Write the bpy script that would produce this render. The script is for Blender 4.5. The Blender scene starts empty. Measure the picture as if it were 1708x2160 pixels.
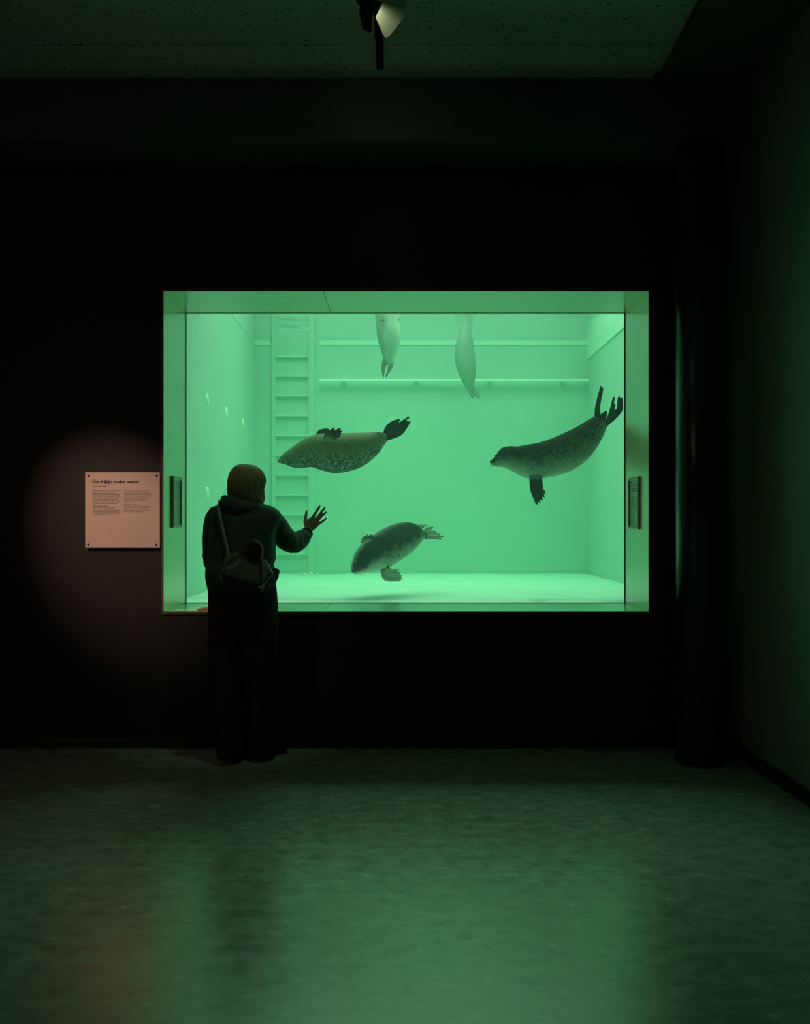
import bpy, bmesh, math, random
import numpy as np
from mathutils import Vector, Matrix, noise
random.seed(7)
C = bpy.context.scene.collection
sc = bpy.context.scene

# ------------------------------------------------------------------ camera
F, CX, CY, EYE = 1765.0, 840.0, 1105.0, 1.34
cam_d = bpy.data.cameras.new('camera')
cam = bpy.data.objects.new('camera', cam_d); C.objects.link(cam)
cam.location = (0, 0, EYE); cam.rotation_euler = (math.pi/2, 0, 0)
cam_d.sensor_fit = 'HORIZONTAL'; cam_d.sensor_width = 36.0
cam_d.lens = 36.0*F/1708.0
cam_d.shift_x = (854-CX)/1708.0; cam_d.shift_y = (CY-1080)/1708.0
cam_d.clip_start = 0.05; cam_d.clip_end = 60
sc.camera = cam

# ------------------------------------------------------------------ world, lights, exposure
w = bpy.data.worlds.new('world'); sc.world = w; w.use_nodes = True
w.node_tree.nodes['Background'].inputs[0].default_value = (0.5, 0.8, 0.6, 1)
w.node_tree.nodes['Background'].inputs[1].default_value = 0.0
sc.view_settings.view_transform = 'Standard'; sc.view_settings.look = 'None'
sc.view_settings.gamma = 1.0; sc.view_settings.use_curve_mapping = False
sc.view_settings.exposure = 0.17
cy = sc.cycles
cy.max_bounces = 12; cy.diffuse_bounces = 6; cy.glossy_bounces = 4
cy.transmission_bounces = 6; cy.volume_bounces = 2; cy.transparent_max_bounces = 12
cy.sample_clamp_indirect = 4.0; cy.use_denoising = True
cy.caustics_reflective = True; cy.caustics_refractive = False

def area(name, loc, rot, sx, sy, power, col, spread=math.pi):
    l = bpy.data.lights.new(name, 'AREA'); l.shape = 'RECTANGLE'; l.size = sx; l.size_y = sy
    l.energy = power; l.color = col; l.spread = spread
    o = bpy.data.objects.new(name, l); C.objects.link(o); o.location = loc; o.rotation_euler = rot
    return o
# daylight falling through the open top of the seal basin
area('basin_daylight', (0.25, 7.5, 4.35), (0, 0, 0), 3.4, 2.4, 70, (0.66, 1.0, 0.72), math.radians(125))
area('added_strip_lamp_near_glass', (-.1, 5.70, 4.3), (0, 0, 0), 3.3, .24, 20, (0.68, 1.0, 0.74), math.radians(9))  # added narrow strip lamp, brightens the floor by the glass and the room ceiling
# warm exhibition spot for the text panel, hung left of the frame, and an added dim fill lamp behind the camera
l = bpy.data.lights.new('panel_spot_light', 'SPOT'); l.energy = 150; l.color = (1.0, 0.56, 0.43)
l.spot_size = math.radians(25); l.spot_blend = 1.0; l.shadow_soft_size = 0.02
o = bpy.data.objects.new('panel_spot_light', l); C.objects.link(o)
o.location = (-2.55, 2.8, 3.0)
o.rotation_euler = (Vector((-1.66, 5.0, 1.25))-o.location).to_track_quat('-Z', 'Y').to_euler()
o = area('added_fill_lamp', (-3.9, -.3, 2.9), (0, 0, 0), 0.4, 0.4, .8, (1.0, 0.95, 0.6), math.radians(70))  # added unseen fill, lightens the person's back
o.rotation_euler = (Vector((-.9, 4.7, .8))-o.location).to_track_quat('-Z', 'Y').to_euler()

# ------------------------------------------------------------------ helpers
def P(px, py, Y):
    return Vector(((px-CX)/F*Y, Y, EYE+(CY-py)/F*Y))
def M(name, col, rough=0.6, metal=0.0, spec=0.5, ior=1.45, coat=0.0, emis=None):
    m = bpy.data.materials.new(name); m.use_nodes = True
    b = m.node_tree.nodes['Principled BSDF']
    b.inputs['Base Color'].default_value = (*col, 1); b.inputs['Roughness'].default_value = rough
    b.inputs['Metallic'].default_value = metal; b.inputs['Specular IOR Level'].default_value = spec
    b.inputs['IOR'].default_value = ior; b.inputs['Coat Weight'].default_value = coat
    if emis:
        b.inputs['Emission Color'].default_value = (*emis[0], 1); b.inputs['Emission Strength'].default_value = emis[1]
    return m
def nd(m, t, **kw):
    n = m.node_tree.nodes.new(t)
    for k, v in kw.items():
        if k in n.inputs: n.inputs[k].default_value = v
        else: setattr(n, k, v)
    return n
def lk(m, a, b): m.node_tree.links.new(a, b)
def bsdf(m): return m.node_tree.nodes['Principled BSDF']
def coords(m, scale=(1, 1, 1), rot=(0, 0, 0)):
    t = nd(m, 'ShaderNodeTexCoord'); mp = nd(m, 'ShaderNodeMapping')
    mp.inputs['Scale'].default_value = scale; mp.inputs['Rotation'].default_value = rot
    lk(m, t.outputs['Object'], mp.inputs[0]); return mp.outputs[0]
def ramp(m, src, stops, interp='LINEAR'):
    r = nd(m, 'ShaderNodeValToRGB'); r.color_ramp.interpolation = interp
    e = r.color_ramp.elements
    while len(e) < len(stops): e.new(0.5)
    for i, (p, c) in enumerate(stops):
        e[i].position = p; e[i].color = (*c, 1) if len(c) == 3 else c
    lk(m, src, r.inputs[0]); return r.outputs[0]
def bump(m, src, strength, dist=0.01):
    b = nd(m, 'ShaderNodeBump'); b.inputs['Strength'].default_value = strength
    b.inputs['Distance'].default_value = dist; lk(m, src, b.inputs['Height'])
    lk(m, b.outputs[0], bsdf(m).inputs['Normal'])
def mottled(name, c1, c2, scale, rough, sc3=(1, 1, 1), detail=6, bmp=0.2, bd=0.005, **kw):
    m = M(name, c1, rough, **kw); v = coords(m, sc3)
    n = nd(m, 'ShaderNodeTexNoise', Scale=scale, Detail=detail); lk(m, v, n.inputs['Vector'])
    lk(m, ramp(m, n.outputs[0], [(0.3, c1), (0.7, c2)]), bsdf(m).inputs['Base Color'])
    if bmp: bump(m, n.outputs[0], bmp, bd)
    return m

def finish(name, bm, mat, parent=None, smooth=False, bevel=0.0):
    bmesh.ops.recalc_face_normals(bm, faces=bm.faces)
    me = bpy.data.meshes.new(name); bm.to_mesh(me); bm.free()
    return obj(name, me, mat, parent, smooth, bevel)
def obj(name, me, mat, parent=None, smooth=False, bevel=0.0):
    if smooth:
        for p in me.polygons: p.use_smooth = True
    o = bpy.data.objects.new(name, me); C.objects.link(o)
    if mat: me.materials.append(mat)
    if parent:
        o.parent = parent; o.matrix_parent_inverse = Matrix.Translation(parent.location).inverted()
    if bevel:
        b = o.modifiers.new('bevel', 'BEVEL'); b.width = bevel; b.segments = 2; b.limit_method = 'ANGLE'
    return o
def thing(name, label, cat, loc=(0, 0, 0), group=None):
    o = bpy.data.objects.new(name, None); C.objects.link(o); o.location = loc
    o['label'] = label; o['category'] = cat
    if group: o['group'] = group
    bpy.context.view_layer.update(); return o
def tag(o, label, cat, group=None, kind=None):
    o['label'] = label; o['category'] = cat
    if group: o['group'] = group
    if kind: o['kind'] = kind
    return o
def struct(name, bm, mat, parent=None, **kw):
    o = finish(name, bm, mat, parent, **kw)
    if not parent: o['kind'] = 'structure'
    return o
def box(bm, x0, x1, y0, y1, z0, z1):
    r = bmesh.ops.create_cube(bm, size=1.0)
    for v in r['verts']:
        v.co = Vector((x0+(v.co.x+.5)*(x1-x0), y0+(v.co.y+.5)*(y1-y0), z0+(v.co.z+.5)*(z1-z0)))
    return bm
def bx(*a): return box(bmesh.new(), *a)
def rings(bm, rs):
    """closed loft through rings of equal length, capped"""
    vs = [[bm.verts.new(p) for p in r] for r in rs]; n = len(vs[0])
    for a, b in zip(vs, vs[1:]):
        for i in range(n): bm.faces.new((a[i], a[(i+1) % n], b[(i+1) % n], b[i]))
    bm.faces.new(list(reversed(vs[0]))); bm.faces.new(vs[-1])
    return bm
def spline(pts, k=6):
    """Catmull-Rom through tuples of any dimension"""
    p = [np.array(q, float) for q in pts]
    p = [2*p[0]-p[1]]+p+[2*p[-1]-p[-2]]; out = []
    for i in range(1, len(p)-2):
        for j in range(k):
            t = j/k
            out.append(0.5*((2*p[i])+(-p[i-1]+p[i+1])*t+(2*p[i-1]-5*p[i]+4*p[i+1]-p[i+2])*t*t+(-p[i-1]+3*p[i]-3*p[i+1]+p[i+2])*t**3))
    out.append(p[-2]); return out
def tube(bm, pts, rad, n=12, k=5, flat=1.0, fdir=None, ends=True):
    """swept round tube; pts are 3-vectors, rad a number or one per point; flat squashes along fdir"""
    if not hasattr(rad, '__len__'): rad = [rad]*len(pts)
    q = spline([(*p, r) for p, r in zip(pts, rad)], k) if len(pts) > 2 and k > 1 else [np.array((*p, r)) for p, r in zip(pts, rad)]
    cs = [Vector(a[:3]) for a in q]; rr = [max(a[3], 1e-4) for a in q]
    ts = [(cs[min(i+1, len(cs)-1)]-cs[max(i-1, 0)]).normalized() for i in range(len(cs))]
    up = Vector(fdir) if fdir else (Vector((0, 1, 0)) if abs(ts[0].y) < .9 else Vector((1, 0, 0)))
    out = []
    def ring(c, t, r, u):
        b = t.cross(u).normalized(); a = b.cross(t).normalized()
        return [c+b*r*math.cos(2*math.pi*i/n)+a*r*flat*math.sin(2*math.pi*i/n) for i in range(n)], a
    for i, (c, t, r) in enumerate(zip(cs, ts, rr)):
        if not fdir and i: up = a
        if i == 0 and ends:
            for f, g in ((.97, .25), (.7, .72)):
                out.append(ring(c-t*r*f, t, r*g, up)[0])
        g, a = ring(c, t, r, up); out.append(g)
        if i == len(cs)-1 and ends:
            for f, h in ((.7, .72), (.97, .25)):
                out.append(ring(c+t*r*f, t, r*h, up)[0])
    return rings(bm, out)
def pairs_loft(bm, st, n=28, k=5, power=2.0):
    """st: list of (A, B, depth_radius): A and B are the two outline points of a section"""
    q = spline([(*a, *b, r) for a, b, r in st], k)
    A = [Vector(v[:3]) for v in q]; B = [Vector(v[3:6]) for v in q]; R = [max(v[6], 2e-4) for v in q]
    cs = [(a+b)/2 for a, b in zip(A, B)]; out = []
    for i in range(len(q)):
        t = (cs[min(i+1, len(q)-1)]-cs[max(i-1, 0)]).normalized()
        n1 = (A[i]-B[i])/2; n2 = t.cross(n1).normalized()
        ring = []
        for j in range(n):
            a = 2*math.pi*j/n; c, s = math.cos(a), math.sin(a)
            c = math.copysign(abs(c)**(2/power), c); s = math.copysign(abs(s)**(2/power), s)
            ring.append(cs[i]+n1*c+n2*R[i]*s)
        out.append(ring)
    rings(bm, out)
    return cs, [(a-b)/2 for a, b in zip(A, B)], R
def fuse(name, bm, voxel, mat, parent=None, smooth=2, fac=0.5):
    """all overlapping closed shapes of bm become one continuous skin"""
    bmesh.ops.recalc_face_normals(bm, faces=bm.faces)
    me = bpy.data.meshes.new('tmp'); bm.to_mesh(me); bm.free()
    t = bpy.data.objects.new('tmp', me); C.objects.link(t)
    r = t.modifiers.new('r', 'REMESH'); r.mode = 'VOXEL'; r.voxel_size = voxel
    if smooth:
        s = t.modifiers.new('s', 'SMOOTH'); s.iterations = smooth; s.factor = fac
    dg = bpy.context.evaluated_depsgraph_get()
    m2 = bpy.data.meshes.new_from_object(t.evaluated_get(dg)); m2.name = name
    bpy.data.objects.remove(t); m2.materials.clear()
    return obj(name, m2, mat, parent, True)
def prism(bm, poly, y0, y1):
    """poly: world points (x, z); extruded from y0 to y1"""
    a = [bm.verts.new((x, y0, z)) for x, z in poly]; b = [bm.verts.new((x, y1, z)) for x, z in poly]
    n = len(poly); bm.faces.new(a); bm.faces.new(list(reversed(b)))
    for i in range(n): bm.faces.new((a[(i+1) % n], a[i], b[i], b[(i+1) % n]))
    return bm
def lathe(bm, prof, c, axis='Z', n=32):
    """prof: (r, h) list turned about an axis through c"""
    out = []
    for r, h in prof:
        g = []
        for i in range(n):
            a = 2*math.pi*i/n; u, v = r*math.cos(a), r*math.sin(a)
            d = {'Z': (u, v, h), 'Y': (u, h, v), 'X': (h, u, v)}[axis]
            g.append(Vector(c)+Vector(d))
        out.append(g)
    return rings(bm, out)

# ------------------------------------------------------------------ materials
wall_m = mottled('black_wall_paint', (.020, .022, .020), (.026, .028, .025), 9, .62, bmp=.05, bd=.002)
side_m = mottled('dark_side_wall_paint', (.27, .29, .26), (.32, .34, .30), 2.5, .7, bmp=.04, bd=.002)
base_m = M('skirting_paint', (.022, .022, .022), .35)
beam_m = mottled('dark_beam_paint', (.12, .13, .12), (.15, .16, .15), 12, .6, bmp=.03)
soffit_m = mottled('dark_plasterboard', (.12, .14, .12), (.15, .17, .15), 4, .55, bmp=.02)

def concrete():
    m = M('polished_concrete', (.2, .2, .18), .3, ior=2.5)
    v = coords(m); v2 = coords(m, (1, 1.5, 1))
    n1 = nd(m, 'ShaderNodeTexNoise', Scale=1.1, Detail=5, Roughness=.6); lk(m, v, n1.inputs['Vector'])
    n2 = nd(m, 'ShaderNodeTexNoise', Scale=11, Detail=10, Roughness=.72); lk(m, v2, n2.inputs['Vector'])
    n3 = nd(m, 'ShaderNodeTexNoise', Scale=60, Detail=6, Roughness=.7); lk(m, v2, n3.inputs['Vector'])
    c1 = ramp(m, n1.outputs[0], [(.3, (.54, .60, .48)), (.7, (.70, .71, .65))])
    c2 = ramp(m, n2.outputs[0], [(.33, (.6, .6, .6)), (.62, (1.1, 1.1, 1.1))])
    mx = nd(m, 'ShaderNodeMix', data_type='RGBA', blend_type='MULTIPLY'); mx.inputs[0].default_value = 1
    lk(m, c1, mx.inputs[6]); lk(m, c2, mx.inputs[7]); lk(m, mx.outputs[2], bsdf(m).inputs['Base Color'])
    lk(m, ramp(m, n2.outputs[0], [(.35, (.20,)*3), (.7, (.29,)*3)]), bsdf(m).inputs['Roughness'])
    ad = nd(m, 'ShaderNodeMath', operation='ADD'); lk(m, n2.outputs[0], ad.inputs[0]); lk(m, n3.outputs[0], ad.inputs[1])
    bump(m, ad.outputs[0], .12, .003); return m
floor_m = concrete()

def woodwool():
    m = M('wood_wool_board', (.5, .52, .48), .85)
    v = coords(m, (14, 60, 14)); v2 = coords(m, (1, 2.6, 1))
    n = nd(m, 'ShaderNodeTexNoise', Scale=2.2, Detail=8, Roughness=.75, Distortion=1.2); lk(m, v, n.inputs['Vector'])
    n2 = nd(m, 'ShaderNodeTexNoise', Scale=42, Detail=3); lk(m, v2, n2.inputs['Vector'])
    c1 = ramp(m, n.outputs[0], [(.30, (.45, .52, .52)), (.45, (.74, .84, .84)), (.75, (.84, .93, .93))])
    c2 = ramp(m, n2.outputs[0], [(.31, (.08, .08, .08)), (.38, (1, 1, 1))])
    mx = nd(m, 'ShaderNodeMix', data_type='RGBA', blend_type='MULTIPLY'); mx.inputs[0].default_value = 1
    lk(m, c1, mx.inputs[6]); lk(m, c2, mx.inputs[7]); lk(m, mx.outputs[2], bsdf(m).inputs['Base Color'])
    bump(m, n.outputs[0], .8, .004); return m
ceil_m = woodwool()

def birch(name, axis):
    s = {'X': (1.2, 9, 9), 'Z': (9, 9, 1.2)}[axis]
    m = M(name, (.8, .7, .5), .3, coat=1.0); bsdf(m).inputs['Coat Roughness'].default_value = .25; bsdf(m).inputs['Coat IOR'].default_value = 2.1
    v = coords(m, s)
    n = nd(m, 'ShaderNodeTexNoise', Scale=3, Detail=6, Roughness=.6, Distortion=.6); lk(m, v, n.inputs['Vector'])
    lk(m, ramp(m, n.outputs[0], [(.3, (.90, .88, .42)), (.7, (.96, .95, .52))]), bsdf(m).inputs['Base Color'])
    bump(m, n.outputs[0], .08, .002); return m
birch_x, birch_z = birch('birch_lying', 'X'), birch('birch_upright', 'Z')
edge_m = mottled('plywood_edge', (.10, .075, .04), (.16, .12, .07), 30, .6, bmp=0)
black_m = M('black_rubber', (.006, .006, .006), .6)

# ------------------------------------------------------------------ room shell
XL, XR, YB, YW, H = -4.6, 1.955, -2.2, 5.0, 3.82
GX0, GX1, GZ0, GZ1 = -1.398, 1.490, .818, 2.726     # window opening (inside of the wooden lining)
T = .016
struct('floor', bx(XL-.2, XR+.2, YB-.2, YW+.02, -.15, 0), floor_m)
bm = bmesh.new()
TOP = 4.9
box(bm, XL-.2, GX0-T, YW, 5.53, -.15, TOP); box(bm, GX1+T, 2.6, YW, 5.53, -.15, TOP)
box(bm, GX0-T, GX1+T, YW, 5.53, -.15, GZ0-T); box(bm, GX0-T, GX1+T, YW, 5.53, GZ1+T, TOP)
struct('wall_front', bm, wall_m)
struct('wall_right', bx(XR, XR+.2, YB-.2, YW, 0, H+.2), side_m)
struct('wall_left', bx(XL-.2, XL, YB-.2, YW, 0, H+.2), wall_m)
struct('wall_back', bx(XL, XR, YB-.2, YB, 0, H+.2), wall_m)
# wood wool ceiling: boards with narrow joints on a dark backing
bm = bmesh.new(); box(bm, XL, XR, YB, YW, H+.03, H+.2)
rows = [YB, -1.5, -.9, -.33, .26, .84, 1.42, 2.0, 2.58, 3.165, 3.748, 4.331, YW]
for i in range(len(rows)-1):
    off = -.447 if i % 2 else .17
    xs = [XL]+[x for x in (off+1.2*k for k in range(-4, 3)) if XL+.1 < x < 1.35]+[1.41]
    for a, b in zip(xs, xs[1:]): box(bm, a+.0008, b-.0008, rows[i]+.003, rows[i+1]-.003, H, H+.04)
struct('ceiling', bm, ceil_m)
bm = bmesh.new()
prism(bm, [(1.345, -1), (XR, -1), (XR, 0), (1.345, 0)], 0, 1); bm.clear()
a = [(1.27, YB), (XR, YB), (XR, YW), (1.462, YW)]
lo = [bm.verts.new((x, y, H-.012)) for x, y in a]; hi = [bm.verts.new((x, y, H+.06)) for x, y in a]
bm.faces.new(lo); bm.faces.new(hi[::-1])
for i in range(4): bm.faces.new((lo[i], lo[(i+1) % 4], hi[(i+1) % 4], hi[i]))
struct('trim_1', bm, soffit_m)                                       # plasterboard strip along the right wall
struct('trim_2', bx(XL, XR, 4.65, YW, 3.47, H+.05), beam_m, bevel=.004)   # deep beam over the window wall
bm = bmesh.new(); box(bm, XL, .62, 4.984, YW, 0, .052); box(bm, .624, XR, 4.984, YW, 0, .052)
struct('baseboard_front', bm, base_m, bevel=.003)
struct('baseboard_right', bx(XR-.014, XR, YB, 4.984, 0, .075), base_m, bevel=.003)
bm = bmesh.new()
a = [(1.775, 4.625), (1.785, 4.637), (1.942, 4.90), (1.930, 4.90)]
lo = [bm.verts.new((x, y, 0)) for x, y in a]; hi = [bm.verts.new((x, y, .07)) for x, y in a]
bm.faces.new(lo); bm.faces.new(hi[::-1])
for i in range(4): bm.faces.new((lo[i], lo[(i+1) % 4], hi[(i+1) % 4], hi[i]))
struct('trim_3', bm, base_m)                                         # low skirting from column to side wall
# faint board joints in the black window wall
struct('trim_4', bx(1.418, 1.421, 4.9985, YW+.001, GZ1+.1, 3.47), base_m)

# wooden lining of the window
lin = bpy.data.objects.new('window_1', None); C.objects.link(lin); lin.location = ((GX0+GX1)/2, 5.2, GZ0-T); lin['kind'] = 'structure'
bpy.context.view_layer.update()
def lining(name, mat, quads, J=None):
    bm = bmesh.new()
    for a in quads: box(bm, *a)
    o = finish(name, bm, mat, lin, bevel=.0008); o.data.materials.append(edge_m)
    for p in o.data.polygons:
        if p.normal.y < -.9: p.material_index = 1
    return o
J = -.446; Y0, Y1 = 4.985, 5.53
lining('lining_board', birch_x, [(GX0, J-.0012, Y0, Y1, GZ1, GZ1+T), (J+.0012, GX1, Y0, Y1, GZ1, GZ1+T)])
lining('lining_board', birch_x, [(GX0, J-.0012, Y0, Y1, GZ0-T, GZ0), (J+.0012, GX1, Y0, Y1, GZ0-T, GZ0)])
lining('lining_board', birch_z, [(GX0-T, GX0, Y0, Y1, GZ0-T, GZ1+T)])
lining('lining_board', birch_z, [(GX1, GX1+T, Y0, Y1, GZ0-T, GZ1+T)])
bm = bmesh.new(); g = .0035
for a in ((GX0, GX0+g, GZ0, GZ1), (GX1-g, GX1, GZ0, GZ1), (GX0, GX1, GZ0, GZ0+g), (GX0, GX1, GZ1-g, GZ1)):
    box(bm, a[0], a[1], 5.495, 5.508, a[2], a[3])
finish('gasket', bm, black_m, lin)
gm = bpy.data.materials.new('clear_glass'); gm.use_nodes = True; nt = gm.node_tree; nt.nodes.clear()
out = nd(gm, 'ShaderNodeOutputMaterial'); tr = nd(gm, 'ShaderNodeBsdfTransparent'); gl = nd(gm, 'ShaderNodeBsdfGlossy')
tr.inputs[0].default_value = (.93, .985, .96, 1); gl.inputs['Roughness'].default_value = .0
fr = nd(gm, 'ShaderNodeFresnel', IOR=1.25); mx = nd(gm, 'ShaderNodeMixShader')
lk(gm, fr.outputs[0], mx.inputs[0]); lk(gm, tr.outputs[0], mx.inputs[1]); lk(gm, gl.outputs[0], mx.inputs[2]); lk(gm, mx.outputs[0], out.inputs[0])
finish('glass_pane', bx(GX0, GX1, 5.509, 5.527, GZ0, GZ1), gm, lin)

# ------------------------------------------------------------------ the basin behind the glass
TX0, TX1, TY1, TZ0, WZ = -1.575, 2.085, 9.2, .80, 3.33
tank_m = mottled('basin_paint', (.50, .66, .60), (.56, .72, .65), 1.2, .6, bmp=.03)
strip_m = M('pale_basin_paint', (.72, .88, .80), .5)
sand_m = mottled('pale_basin_floor', (.56, .71, .63), (.66, .80, .72), 3.0, .7, sc3=(1, 3, 1), detail=9, bmp=.3, bd=.01)
struct('wall_basin_left', bx(TX0-.2, TX0, 5.53, TY1+.2, .5, TOP), tank_m)
struct('wall_basin_right', bx(TX1, TX1+.2, 5.53, TY1+.2, .5, TOP), tank_m)
struct('wall_basin_back', bx(TX0, TX1, TY1, TY1+.2, .5, TOP), tank_m)
struct('trim_5', bx(TX1-.012, TX1, 5.53, TY1, 3.15, 3.60), strip_m)
struct('trim_6', bx(TX0, TX0+.004, 5.53, TY1, 3.324, 3.332), strip_m)
struct('trim_7', bx(-.87, TX1, TY1-.006, TY1, 3.30, 3.345), strip_m)
struct('trim_8', bx(TX0, TX0+.165, TY1-.006, TY1, 3.30, 3.345), strip_m)
struct('ceiling_basin', bx(TX0-.2, TX1+.2, 5.53, TY1+.2, TOP, TOP+.1), tank_m)
bm = bmesh.new(); nx, ny = 60, 60
vs = [[bm.verts.new((TX0+(TX1-TX0)*i/nx, 5.53+(TY1-5.53)*j/ny, TZ0+.012*noise.noise(Vector((i*.12, j*.2, 3))) - .006
       -(.10 if j < 8 else 0))) for j in range(ny+1)] for i in range(nx+1)]  # hidden gutter along the glass, shaped to send more light up to the ceiling
for i in range(nx):
    for j in range(ny): bm.faces.new((vs[i][j], vs[i+1][j], vs[i+1][j+1], vs[i][j+1]))
lo = bmesh.ops.extrude_face_region(bm, geom=bm.faces[:])
for v in lo['geom']:
    if isinstance(v, bmesh.types.BMVert): v.co.z = .6
struct('floor_basin', bm, sand_m, smooth=True)

# water: hazy volume and rippled surface
wm = bpy.data.materials.new('green_water'); wm.use_nodes = True; nt = wm.node_tree; nt.nodes.clear()
out = nd(wm, 'ShaderNodeOutputMaterial'); tr = nd(wm, 'ShaderNodeBsdfTransparent')
vsn = nd(wm, 'ShaderNodeVolumeScatter'); vab = nd(wm, 'ShaderNodeVolumeAbsorption'); ad = nd(wm, 'ShaderNodeAddShader')
vsn.inputs['Color'].default_value = (.55, 1.0, .80, 1); vsn.inputs['Density'].default_value = .045; vsn.inputs['Anisotropy'].default_value = .0
vab.inputs['Color'].default_value = (.45, 1.0, .78, 1); vab.inputs['Density'].default_value = .22
lk(wm, vsn.outputs[0], ad.inputs[0]); lk(wm, vab.outputs[0], ad.inputs[1]); lk(wm, tr.outputs[0], out.inputs[0]); lk(wm, ad.outputs[0], out.inputs[1])
o = finish('water', bx(TX0+.001, TX1-.001, 5.531, TY1-.001, .60, WZ-.008), wm)
tag(o, 'hazy green water filling the seal basin behind the window', 'water', kind='stuff')
sm = bpy.data.materials.new('water_surface'); sm.use_nodes = True; nt = sm.node_tree; nt.nodes.clear()
out = nd(sm, 'ShaderNodeOutputMaterial'); tr = nd(sm, 'ShaderNodeBsdfTransparent'); gl = nd(sm, 'ShaderNodeBsdfGlossy')
gl.inputs['Roughness'].default_value = .03; gl.inputs[0].default_value = (.95, 1, .98, 1)
mx = nd(sm, 'ShaderNodeMixShader'); lw = nd(sm, 'ShaderNodeLayerWeight'); lw.inputs[0].default_value = .35
tcn = nd(sm, 'ShaderNodeTexCoord'); nn = nd(sm, 'ShaderNodeTexNoise', Scale=5.0, Detail=3); lk(sm, tcn.outputs['Object'], nn.inputs['Vector'])
bp = nd(sm, 'ShaderNodeBump'); bp.inputs['Strength'].default_value = .25; bp.inputs['Distance'].default_value = .012
lk(sm, nn.outputs[0], bp.inputs['Height']); lk(sm, bp.outputs[0], gl.inputs['Normal'])
lk(sm, lw.outputs['Facing'], mx.inputs[0]); lk(sm, tr.outputs[0], mx.inputs[1]); lk(sm, gl.outputs[0], mx.inputs[2]); lk(sm, mx.outputs[0], out.inputs[0])
bm = bmesh.new(); nx, ny = 90, 90
vs = [[bm.verts.new((TX0+(TX1-TX0)*i/nx, 5.53+(TY1-5.53)*j/ny, WZ+.004*noise.noise(Vector((i*.25, j*.25, 9))))) for j in range(ny+1)] for i in range(nx+1)]
for i in range(nx):
    for j in range(ny): bm.faces.new((vs[i][j], vs[i+1][j], vs[i+1][j+1], vs[i][j+1]))
o = finish('water_surface', bm, sm, smooth=True)
tag(o, 'rippled water surface seen from below at the top of the basin', 'water surface', kind='stuff')

# ladder, rail, nozzles, stones
steel_m = M('pale_coated_metal', (.50, .66, .60), .5); tread_m = M('pale_tread', (.72, .9, .8), .5)
lad = thing('pool_ladder', 'tall pale ladder with many rungs on the back wall of the basin', 'ladder', (-1.15, 9.12, .8))
LY = 9.18
for px, wd in ((577, .045), (657, .07)):
    x = (px-CX)/F*LY; b_ = bx(x-wd/2, x+wd/2, LY-.004, TY1+.001, .79, 3.75); finish('rail', b_, steel_m, lad, bevel=.004)
x0, x1 = (580-CX)/F*LY, (651-CX)/F*LY
for k in range(11):
    z = EYE+(CY-(751.5+41.75*k))/F*LY
    r = finish('rung', bx(x0, x1, LY-.012, LY+.019, z-.014, z-.006), steel_m, lad, bevel=.004)
    finish('anti_slip_edge', bx(x0, x1, LY-.014, LY+.018, z-.006, z+.002), tread_m, r)
z = EYE+(CY-802.5)/F*9.14
rl = thing('wall_rail', 'long white horizontal rail across the back wall below the water line', 'rail', (.6, 9.15, z))
finish('rail_bar', bx((673-CX)/F*9.14, TX1-.004, 9.12, 9.16, z-.016, z+.014), M('white_rail', (.95, 1, .97), .4), rl, bevel=.006)
for x in (-.6, .2, 1.0, 1.8): finish('bracket', bx(x-.02, x+.02, 9.158, TY1+.001, z-.01, z+.01), steel_m, rl)
noz_m = M('white_plastic', (.95, 1, .97), .3)
for Z, z, lab in ((6.9, 2.365, 'highest pale oval water nozzle, nearest the glass on the left basin wall'),
                  (7.66, 2.36, 'middle of the three pale water nozzles in the upper row on the left basin wall'),
                  (8.475, 2.357, 'farthest of the three pale water nozzles in the upper row on the left basin wall'),
                  (6.9, 1.594, 'lower pale water nozzle low on the left basin wall, left of the person')):
    t = thing('water_nozzle', lab, 'nozzle', (TX0, Z, z), 'water nozzles on the basin wall')
    finish('flange', lathe(bmesh.new(), [(.050, -.002), (.050, .003), (.044, .007), (.034, .007), (.030, .003)], (TX0, Z, z), 'X'), noz_m, t, smooth=True)
    finish('outlet', lathe(bmesh.new(), [(.024, .002), (.024, .009), (.018, .011), (.012, .006)], (TX0, Z, z), 'X'), noz_m, t, smooth=True)
pm = M('pale_shell', (.85, .9, .82), .5)
for i, (px, py, rx, rz, lab) in enumerate(((642, 1211, .040, .012, 'flat pale shell lying left of the other two on the basin floor'),
        (656, 1207, .026, .020, 'rounded pale shell lying between two others on the basin floor'),
        (670, 1208, .020, .013, 'small pale shell right of the other two on the basin floor'))):
    c = P(px, py, 8.95); c.z = TZ0+.004
    q = [(.02*rx, -rz*.4), (rx*.7, -rz*.3), (rx, 0), (rx*.9, rz*.4), (rx*.55, rz*.85), (rx*.1, rz)]
    bm = lathe(bmesh.new(), q, c, 'Z', 20)
    for v in bm.verts: v.co += Vector((1, .6, .4))*.004*noise.noise(v.co*60); v.co.y = c.y+(v.co.y-c.y)*.7
    tag(finish('shell', bm, pm, smooth=True), lab, 'shell', 'pale shells on the basin floor')

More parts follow.
